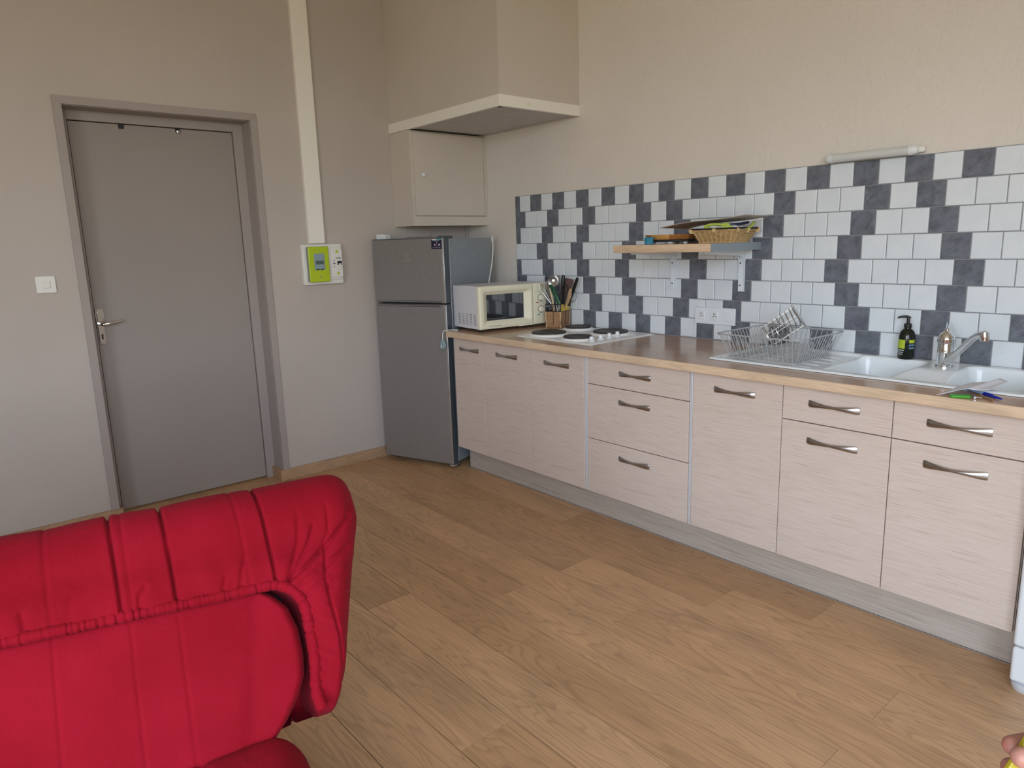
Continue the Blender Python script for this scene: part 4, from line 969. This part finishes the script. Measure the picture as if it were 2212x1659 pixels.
w = MB(); w.grid(lambda i, j: (lambda p: (p.x * (1.03, 1.045, 1.0, .94)[j], p.y * (1.03, 1.045, 1.0, .94)[j], p.z))(wk(i / 48, (.060, .0655, .068, .030)[j])), 48, 4, cu=True); w.build('fabric_lining', 'black_matt', t)
for u in (.125, .25, .375, 0.0, .5, .75):
    w = MB(); p = wk(u, .0575); d = (wk(u + .01, .0575) - p).normalized()
    for k in (-1.5, -.5, .5, 1.5):
        c = p + d * k * .0045; nrm = Vector((p.x, p.y, 0)).normalized()
        w.tube([c + nrm * (.009 * math.cos(a)) + Vector((0, 0, .0105 * math.sin(a))) for a in [2 * PI * i / 10 for i in range(10)]], .0021, 5, closed=True)
    w.build('rim_binding', 'wicker_light', t)
t = thing('kitchen_towel', 'lime green edged white cloth bundled in the wicker basket', 'towel', (2.25, -.19, ZS + .05), .14)
w = MB(); w.tube(catmull([(-.055, -.085, .021), (-.02, -.095, .012), (.025, -.097, .013), (.052, -.094, .020), (.058, -.088, .030), (.045, -.086, .034), (.035, -.088, .026)], 6), .0075, 10)
w.tube(catmull([(.05, -.092, .024), (.075, -.085, .018), (.10, -.06, .012), (.11, -.02, .012), (.112, .03, .020), (.112, .06, .036), (.108, .075, .040)], 6), .0065, 10)
w.tube(catmull([(-.06, -.083, .026), (-.03, -.085, .034), (.01, -.088, .034), (.04, -.09, .030)], 6), .006, 10); w.build('lime_trim', 'towel_lime', t)
w = MB()
w.grid(lambda i, j: ((-.092 + .19 * i / 16), (-.088 + .17 * j / 14), .008 + .020 * math.sin(PI * i / 16) * math.sin(PI * j / 14) ** .6 + .006 * math.sin(i * 1.3) * math.cos(j * 1.1) + .006), 17, 15); ob = w.build('cloth', 'towel_white', t)
sm = ob.modifiers.new('s', 'SOLIDIFY'); sm.thickness = .006
w = MB(); w.tube(catmull([(.06, -.06, .03), (.09, -.02, .034), (.1, .03, .04)], 6), .006, 8); w.build('navy_stripe', 'towel_navy', t)
t = thing('card_sheet', 'curved grey-brown card sheet lying over the wicker basket on the shelf', 'card', (2.2, -.2, ZS + .08), .10)
w = MB()
w.grid(lambda i, j: ((-.215 + .43 * i / 24), (-.13 + .27 * j / 10), .012 * ((i / 12 - 1) ** 2) * (1 if i > 12 else -1.6) + .017 + .012 * (i / 24) - .004 * (j / 10)), 25, 11); ob = w.build('sheet', 'card_taupe', t)
sm = ob.modifiers.new('s', 'SOLIDIFY'); sm.thickness = .0014
# ------------------------------------------------------------------ small things by the sink
t = thing('paper_sheet', 'crumpled white paper sheet on the worktop edge in front of the sink', 'paper', (3.41, -.55, .9))
w = MB((3.41, -.55, .9)); A, B, Cc, Dd = Vector((3.352, -.655)), Vector((3.385, -.43)), Vector((3.475, -.385)), Vector((3.472, -.560))
def pf(i, j):
    u, v = i / 20, j / 14; p = A * (1 - u) * (1 - v) + Dd * u * (1 - v) + B * (1 - u) * v + Cc * u * v
    z = .9025 + .010 * sst(0, .4, u + v * .5) + .011 * math.exp(-((u - .55 - .2 * v) / .13) ** 2) * (.6 + .4 * v) + .002 * v * u
    return (p.x, p.y, z + .0075 * u)
w.grid(pf, 21, 15); ob = w.build('sheet', 'paper', t); sm = ob.modifiers.new('s', 'SOLIDIFY'); sm.thickness = .0007
t = thing('green_clip', 'flat bright green plastic piece under the edge of the paper sheet', 'plastic piece', (3.413, -.636, .9), .55)
w = MB(); w.prism([(-.030, -.010), (-.024, -.016), (.026, -.014), (.030, -.006), (.026, .016), (-.026, .014)], 'z', .0003, .008); w.build('body', 'green_plastic', t, bevel=.0025, seg=3)
t = thing('ballpoint_pen', 'clear ballpoint pen with a blue cap at the right of the paper sheet', 'pen', (3.47, -.575, .9))
o = t.location; a, b = Vector((3.420, -.535, .9052)), Vector((3.519, -.607, .9052)); d = (b - a).normalized()
w = MB(o); w.tube([a - d * .06, a + d * .045], .0036, 10); w.build('barrel', 'pen_clear', t)
w = MB(o); w.tube([a + d * .045, a + d * .050, a + d * .095, b - d * .006, b], [.0040, .0050, .0046, .0030, .0018], 12); w.tube([a + d * .046 + Vector((0, 0, .0055)), a + d * .085 + Vector((0, 0, .006))], .0014, 6); w.build('cap', 'pen_blue', t)
t = thing('brass_pencil', 'thin brass coloured pencil beside the blue pen on the worktop', 'pencil', (3.46, -.6, .9)); o = t.location
w = MB(o); w.tube([(3.425, -.562, .9045), (3.497, -.632, .9035)], .0028, 8); w.tube([(3.497, -.632, .9035), (3.503, -.638, .9032)], [.0034, .0034], 10); w.build('barrel', 'brass', t)
t = thing('small_key', 'small steel key lying between the green piece and the blue pen', 'key', (3.448, -.61, .9)); o = t.location
w = MB(o); w.tube([(3.436, -.585, .9052), (3.455, -.637, .9045)], .0033, 8); w.tube([(3.452, -.628, .9045), (3.470, -.626, .904)], .0026, 8); w.tube([(3.470, -.626, .904), (3.470, -.618, .904)], .002, 6); w.build('shaft', 'steel', t)

# ================================================================== SOFA
SL = math.radians(28); SO = (2.64, -2.33)
t = thing('sofa', 'red quilted fabric sofa bed with a padded backrest, seen from its front corner', 'sofa', (SO[0], SO[1], 0), -.1566)
def S(l, s, n, f0=0, z0=0):    # along the back, up the lean, out of the front -> local
    return Vector((-.06 + f0 - math.sin(SL) * s + math.cos(SL) * n, -l, .73 + z0 + math.cos(SL) * s + math.sin(SL) * n))
def gauss(x, w_): return math.exp(-(x / w_) ** 2)
def segdist(px, py, pts):
    best = 9
    for (ax_, ay_), (bx_, by_) in zip(pts[:-1], pts[1:]):
        dx, dy = bx_ - ax_, by_ - ay_; t_ = max(0, min(1, ((px - ax_) * dx + (py - ay_) * dy) / (dx * dx + dy * dy)))
        best = min(best, math.hypot(px - ax_ - dx * t_, py - ay_ - dy * t_))
    return best
TOP, BOT, TH = .132, -.412, .115; LEN = 1.90
def shear(s): return .0 + (.030 * sst(.02, -.10, s) if s < .02 else 0) + max(0, -s - .08) * .32
RIN, SIN, RC = .186, -.093, .075
def inner(l, s):    # >0 inside the recess of the backrest frame
    lin = RIN + .012 * gauss(s + .35, .05); dx, dy = l - lin, SIN - (l - .5) * -.055 - s
    dx2 = (LEN - RIN) - l; dx = min(dx, dx2)
    if dx < RC and dy < RC: return RC - math.hypot(RC - dx, RC - dy)
    return min(dx, dy)
folds = [([(.217, -.112), (.119, -.056), (.046, .004), (.02, .05)], .0045, .011), ([(.114, -.051), (.129, -.121), (.129, -.184), (.124, -.25), (.135, -.39)], .0035, .008),
         ([(.200, -.10), (.150, -.035), (.132, .0)], .005, .007), ([(.208, -.10), (.172, -.03), (.160, .03)], .006, .006), ([(.13, -.06), (.10, -.02), (.092, .03)], .005, .005),
         ([(.185, -.12), (.125, -.09), (.06, -.065)], .005, .005), ([(.182, -.15), (.12, -.115), (.05, -.09)], .005, .004), ([(.178, -.2), (.12, -.175), (.06, -.165)], .006, .003),
         ([(.125, -.10), (.05, -.055), (.02, -.03)], .005, .005), ([(.127, -.14), (.06, -.11), (.03, -.09)], .005, .004), ([(.125, -.27), (.07, -.255)], .006, .003),
         ([(.31, -.098), (.30, -.06), (.292, -.04)], .005, .005), ([(.345, -.094), (.335, -.065)], .005, .004), ([(.50, -.085), (.497, -.06), (.485, -.045)], .005, .006), ([(.69, -.078), (.692, -.04)], .006, .005), ([(.62, -.078), (.612, -.03)], .008, .003)]
def stations():
    L_ = [0, .0006, .002, .005, .009, .014, .02, .027, .034, .041, .048]; x = .052
    while x < .75: L_.append(x); x += .0027
    while x < LEN - .1: L_.append(x); x += .02
    return L_ + [LEN - .08, LEN - .05, LEN - .03, LEN - .015, LEN - .006, LEN - .001, LEN]
ST = stations()
loop = []       # (s, n) unit loop
for i in range(26): a = PI / 2 - PI / 2 + PI * i / 25; loop.append(('t', a))       # over the top: front(0) -> back(pi)
for i in range(1, 14): loop.append(('b', i / 14))
for i in range(16): loop.append(('u', PI * i / 15))
NF = 92
for i in range(1, NF): loop.append(('f', i / NF))
def frame_pt(i, j):
    l = ST[i]; e_ = min(l, LEN - l); R_e = .085
    k = math.sqrt(max(0, 1 - ((R_e - e_) / R_e) ** 2)) if e_ < R_e else 1
    k = max(k, .02); rt = .06; tp = TOP - rt * (1 - math.sqrt(max(0, 1 - ((rt - e_) / rt) ** 2))) if e_ < rt else TOP
    bt = BOT + (.10 * (1 - math.sqrt(max(0, 1 - ((.10 - e_) / .10) ** 2))) if e_ < .10 else 0)
    th = TH * k; rtop = min(TH, .115) * (.6 + .4 * k); rb = .095 * (.6 + .4 * k)
    kd, v = loop[j]
    if kd == 't': s = tp - rtop + rtop * math.sin(v); n = th * math.cos(v)
    elif kd == 'b': s = (tp - rtop) + (bt + rb - tp + rtop) * v; n = -th
    elif kd == 'u': s = bt + rb - rb * math.sin(v); n = -th * math.cos(v)
    else: s = (bt + rb) + (tp - rtop - bt - rb) * v; n = th
    l = l + shear(s) * max(0, 1 - l / .19)
    # cushion bulge and seams
    front = n > -.02
    dd = 0
    if front or s > 0:
        for ls_, wd, dp in ((.235, .0034, .013), (.433, .0034, .012), (.532, .0034, .012), (.80, .006, .012), (1.02, .01, .012), (1.3, .01, .012), (1.6, .01, .012)):
            l_at = ls_ + .012 * max(0, s + .02) * 8 * .2
            dd -= dp * gauss(l - l_at, wd)
        for ls_ in (.288, .512, .649):
            dd -= .0022 * gauss(l - ls_, .0045)
        dd += .004 * math.sin(PI * ((l - .235) % .2) / .2) * (1 if l > .235 else .3)
    if n > .02:
        for pts, wd, dp in folds:
            if abs(l - .3) < .45:
                d_ = segdist(l, s, pts)
                if d_ < wd * 3: dd -= dp * gauss(d_, wd)
        if l < .18: dd += .0022 * noise.noise(Vector(((s - l * .7) * 75, (s + l) * 9, 1.3))) * sst(-.05, -.1, s)
        dd += .0035 * noise.noise(Vector((l * 30, s * 7, 4.2))) * sst(.06, -.06, s)
    dd *= min(1, e_ / .03)
    cs, cn = s, n
    if kd == 't': nrm = (math.sin(v), math.cos(v))
    elif kd == 'f': nrm = (0, 1)
    elif kd == 'b': nrm = (0, -1)
    else: nrm = (-math.sin(v), -math.cos(v))
    s2, n2 = s + nrm[0] * dd, n + nrm[1] * dd
    if n > 0:
        di = inner(l, s); n2 -= .15 * sst(-.002, .008, di)
        n2 += .010 * gauss(di + .045, .035) * (1 if e_ > .03 else e_ / .03)
    return S(l, s2, n2)
w = MB(); nl = len(loop)
w.grid(frame_pt, len(ST), nl, cv=True)
w.f.append(tuple(range(nl))); w.m.append(0); w.rnd.append(None); b_ = (len(ST) - 1) * nl; w.f.append(tuple(b_ + k for k in range(nl))); w.m.append(0); w.rnd.append(None)
backr = w.build('backrest', 'red_fabric', t, smooth=80)
# gathered piping round the recess
path = [(1.66, SIN - .064 + .003)] + [(l, SIN - (l - .5) * -.055 + .002) for l in [1.6 - .02 * k for k in range(int((1.6 - .30) / .02))]]
path += [(l, SIN - (l - .5) * -.055 + .003) for l in [.295 - .005 * k for k in range(7)]]
ys = SIN - (.26 - .5) * -.055 + .003
path += [(RIN - .002 + RC - RC * math.sin(a), ys - RC + RC * math.cos(a) + .0) for a in [PI / 2 * k / 16 for k in range(1, 17)]]
s_ = path[-1][1]
path += [(RIN - .002 + .012 * gauss(s + .35, .05) - .02 * sst(-.33, -.40, s) * 0, s) for s in [s_ - .006 * k for k in range(1, 36)]]
PL_ = [S(l, s, .113) for l, s in path]
PP = []
for a, b in zip(PL_[:-1], PL_[1:]):
    n_ = max(1, int((b - a).length / .0022)); PP += [a.lerp(b, k / n_) for k in range(n_)]
rr = random.Random(5); rad = []; nxt = 0; v_ = .0105
for k in range(len(PP)):
    rad.append(.0130 + .0026 * min(.2, noise.noise(Vector((k * .31, 1.7, 0)))) + .0012 * noise.noise(Vector((k * .9, 5.7, 0))))
for k in range(6, len(PP) - 2):
    if rr.random() < .11: rad[k] -= .0024; rad[k - 1] -= .0006; rad[k + 1] -= .0006
w = MB(); w.tube(PP, rad, 12, sq=.95); w.build('piping', 'red_fabric', backr, smooth=80)
w = MB()
for k in range(0, int(len(PP) * .70), 4):
    sh = Vector((-.006, .0, .0125))
    w.tube([PP[k] + sh, PP[k + 1] + sh], .0008, 4)
tag(w.build('stitching', 'red_thread', backr), kind='stuff')
# inset panel
PE = [(-.098, .262), (-.118, .236), (-.15, .212), (-.20, .199), (-.255, .198), (-.304, .205), (-.338, .221), (-.384, .255), (-.420, .292), (-.47, .33)]
def pedge(s):
    for (s0, l0), (s1, l1) in zip(PE[:-1], PE[1:]):
        if s <= s0 and s >= s1: t_ = (s0 - s) / (s0 - s1); return l0 + (l1 - l0) * (t_)
    return PE[0][1] if s > PE[0][0] else PE[-1][1]
NS, NL = 70, 251
def panel_pt(i, j):
    sT = -.098; s = sT + (-.46 - sT) * (i / (NS - 1)); le = pedge(s)
    u = j / (NL - 1); l = le + (.85 - le) * u / .8 if u < .8 else .85 + (LEN - .2 - .85) * (u - .8) / .2
    st_ = SIN - (l - .5) * -.055 - .001; s2 = st_ + (s - sT) * ((-.46 - st_) / (-.46 - sT))
    e_ = min(l - le, (st_ - s2) * 2.2 + .006); R = .026
    k = math.sqrt(max(0, 1 - ((R - e_) / R) ** 2)) if e_ < R else 1
    n = .050 + .050 * k
    for ls_ in (.433, .520, .652, .83, 1.0, 1.2, 1.4): n -= .0028 * gauss(l - ls_ - .03 * (-.1 - s2), .0028) - .001 * gauss(l - ls_ - .03 * (-.1 - s2), .03)
    n -= .004 * gauss(l - .275 - .2 * (-.1 - s2), .02)
    n += .008 * math.sin(PI * min(1, max(0, (st_ - s2) / .36)))
    return S(l, s2, n)
w = MB(); w.grid(panel_pt, NS, NL)
def edge_under(L2):
    K = len(L2); b = len(w.v); w.v += [v for v in L2]; return b
rim = [panel_pt(i, 0) for i in range(NS)]; nv = (Vector((math.cos(SL), 0, math.sin(SL))))
w.grid(lambda i, j: rim[i] - nv * (.07 * j) + Vector((0, -.012 * j, 0)), NS, 2)
rim2 = [panel_pt(0, j) for j in range(NL)]; w.grid(lambda i, j: rim2[i] - nv * (.06 * j), NL, 2)
bk = w.build('back_panel', 'red_fabric', t, smooth=70)
w = MB()
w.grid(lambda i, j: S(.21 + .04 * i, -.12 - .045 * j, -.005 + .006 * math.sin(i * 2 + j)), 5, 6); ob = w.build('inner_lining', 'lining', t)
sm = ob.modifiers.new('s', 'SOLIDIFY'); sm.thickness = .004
# seat mattress: rounded slab
def rslab(x0, x1, y0, y1, z0, z1, r, nx, ny, seams=()):
    w = MB(); K = 7
    prof = [(x0 + r - r * math.cos(a) if 0 else None) for a in (0,)]
    ring_ = []
    for cx, cz, a in ((x1 - r, z1 - r, 0), (x0 + r, z1 - r, PI / 2), (x0 + r, z0 + r, PI), (x1 - r, z0 + r, 1.5 * PI)):
        ring_ += [((cx - (x0 + x1) / 2), (cz - (z0 + z1) / 2), math.cos(a + PI / 2 * k / K), math.sin(a + PI / 2 * k / K)) for k in range(K + 1)]
    ys_ = [y0 + r - r * math.cos(PI / 2 * k / 8) for k in range(9)] + [y0 + r + (y1 - y0 - 2 * r) * k / ny for k in range(1, ny)] + [y1 - r + r * math.sin(PI / 2 * k / 8) for k in range(9)]
    def fn(i, j):
        y = ys_[i]; e_ = min(y - y0, y1 - y); k = math.sqrt(max(0, 1 - ((r - e_) / r) ** 2)) if e_ < r else 1
        cx, cz, c_, s__ = ring_[j]; g = sum(.010 * gauss(y - sy, .008) for sy in seams)
        return ((x0 + x1) / 2 + cx * (.9 + .1 * k) + c_ * (r * k - g), y, (z0 + z1) / 2 + cz * (.6 + .4 * k) + s__ * (r * k - g))
    w.grid(fn, len(ys_), len(ring_), cv=True)
    n_ = len(ring_); w.f.append(tuple(range(n_))); w.m.append(0); w.rnd.append(None); b = (len(ys_) - 1) * n_; w.f.append(tuple(b + k for k in range(n_))); w.m.append(0); w.rnd.append(None)
    return w
w = rslab(.175, .93, -1.72, -.238, .235, .425, .075, 12, 120, (-.435, -.652, -.87, -1.09, -1.3, -1.5)); w.build('seat', 'red_fabric', t, smooth=70)
w = MB()
for a in ((.14, .90, -1.62, -1.58), (.14, .90, -.36, -.32)): w.box(a[0], a[1], a[2], a[3], .18, .235)
w.box(.14, .18, -1.62, -.32, .18, .235); w.box(.86, .90, -1.62, -.32, .18, .235)
w.box(.0, .18, -.40, -.36, .20, .28); w.box(.0, .18, -1.58, -1.54, .20, .28)
w.box(-.02, .03, -1.62, -.32, .24, .40)
w.build('base_frame', 'black_matt', t, bevel=.003)
for x_, y_ in ((.16, -.36), (.88, -.36), (.16, -1.6), (.88, -1.6)):
    w = MB(); w.tube([(x_, y_, 0), (x_, y_, .19)], [.018, .024], 14); w.build('leg', 'black_matt', t)

# ================================================================== HAND HOLDING A YELLOW STRIP
HO = Vector((4.0375, -2.5447, 1.0496))
HM = Matrix(((R_.x, U_.x, -F_.x, HO.x), (R_.y, U_.y, -F_.y, HO.y), (R_.z, U_.z, -F_.z, HO.z), (0, 0, 0, 1)))
t = thing('hand', 'person\'s hand holding a yellow strip at the lower right of the photo', 'person', (0, 0, 0)); t.matrix_world = HM
w = MB()
def mmv(p): return Vector(p) * .001
def chain(pts, rs):
    pts = [mmv(p) for p in pts]; P_ = catmull(pts, 6); n_ = len(P_) - 1; m_ = len(rs) - 1; R2 = []
    for k in range(len(P_)):
        f_ = k / n_ * m_; i = min(int(f_), m_ - 1); R2.append((rs[i] + (rs[i + 1] - rs[i]) * (f_ - i)) * .001)
    d0 = (P_[0] - P_[1]).normalized(); d1 = (P_[-1] - P_[-2]).normalized(); pre = []; post = []
    for a in (1.0, .92, .7, .4): pre.append((P_[0] + d0 * R2[0] * a, R2[0] * math.sqrt(max(.002, 1 - a * a))))
    for a in (.4, .7, .92, 1.0): post.append((P_[-1] + d1 * R2[-1] * a, R2[-1] * math.sqrt(max(.002, 1 - a * a))))
    w.tube([p for p, _ in pre] + P_ + [p for p, _ in post], [r for _, r in pre] + R2 + [r for _, r in post], 16)
WR = (131, -98, -18)
chain([WR, (110, -66, -28), (85, -30, -27), (65, -12, -27), (35, -1, -18), (7, .6, -11)], [17, 15, 10.6, 9.2, 8.2, 7.2])
chain([WR, (114, -79, -31), (92, -53, -31), (68, -35, -32), (35, -22, -21), (6, -15.8, -11)], [17, 15, 10.6, 9.3, 8.2, 7.2])
chain([WR, (116, -88, -29), (94, -70, -29), (72, -59, -32), (42, -44, -22), (16, -37, -11)], [17, 15, 10, 8.8, 7.8, 6.9])
chain([WR, (119, -95, -24), (99, -85, -24), (82, -79, -28), (58, -67, -20), (37, -58, -10)], [17, 14, 9, 7.8, 7.0, 6.2])
chain([WR, (100, -70, -2), (61, -36, 13), (30, -11.5, 17), (12, -1.6, 14.5), (-1.5, 3.4, 10.5)], [17, 16, 12.5, 9.8, 9.2, 7.6])
chain([(112, -76, -20), (126, -92, -18), (160, -135, -20), (225, -210, -25)], [20, 21, 24, 32])
chain([(104, -86, -22), (134, -106, -20), (170, -148, -22), (225, -215, -25)], [17, 20, 24, 32])
hd = w.build('skin', 'skin', t, smooth=180)
rm = hd.modifiers.new('remesh', 'REMESH'); rm.mode = 'VOXEL'; rm.voxel_size = .0013; rm.use_smooth_shade = True
s2 = hd.modifiers.new('smooth', 'SMOOTH'); s2.iterations = 6; s2.factor = .5
w = MB(); nz = Vector((-.53, .40, .75)).normalized(); nx = (Vector((13.9, -4.8, 4)) - nz * Vector((13.9, -4.8, 4)).dot(nz)).normalized(); ny = nz.cross(nx)
nm = frame_m(mmv((2.2, 4.2, 19.2)), nx, ny, nz)
w.lathe([(.0001, .0012), (.004, .0009), (.0062, -.0006), (.0066, -.0026), (.0001, -.003)], (0, 0, 0), seg=24, mtx=nm, scl=(1.15, .95)); w.build('thumbnail', 'nail', t, smooth=80)
t = thing('yellow_strip', 'flat yellow plastic strip pinched between thumb and fingers', 'strip', (0, 0, 0))
an = math.radians(58); ca, sa = math.cos(an), math.sin(an)
t.matrix_world = HM @ Matrix.Translation(mmv((10.2, -2.2, 0))) @ Matrix.Rotation(an, 4, 'Z')
w = MB(); w.box(-.052, .120, -.0095, .0095, -.0022, .0022); w.build('strip', 'yellow_plastic', t, bevel=.001)
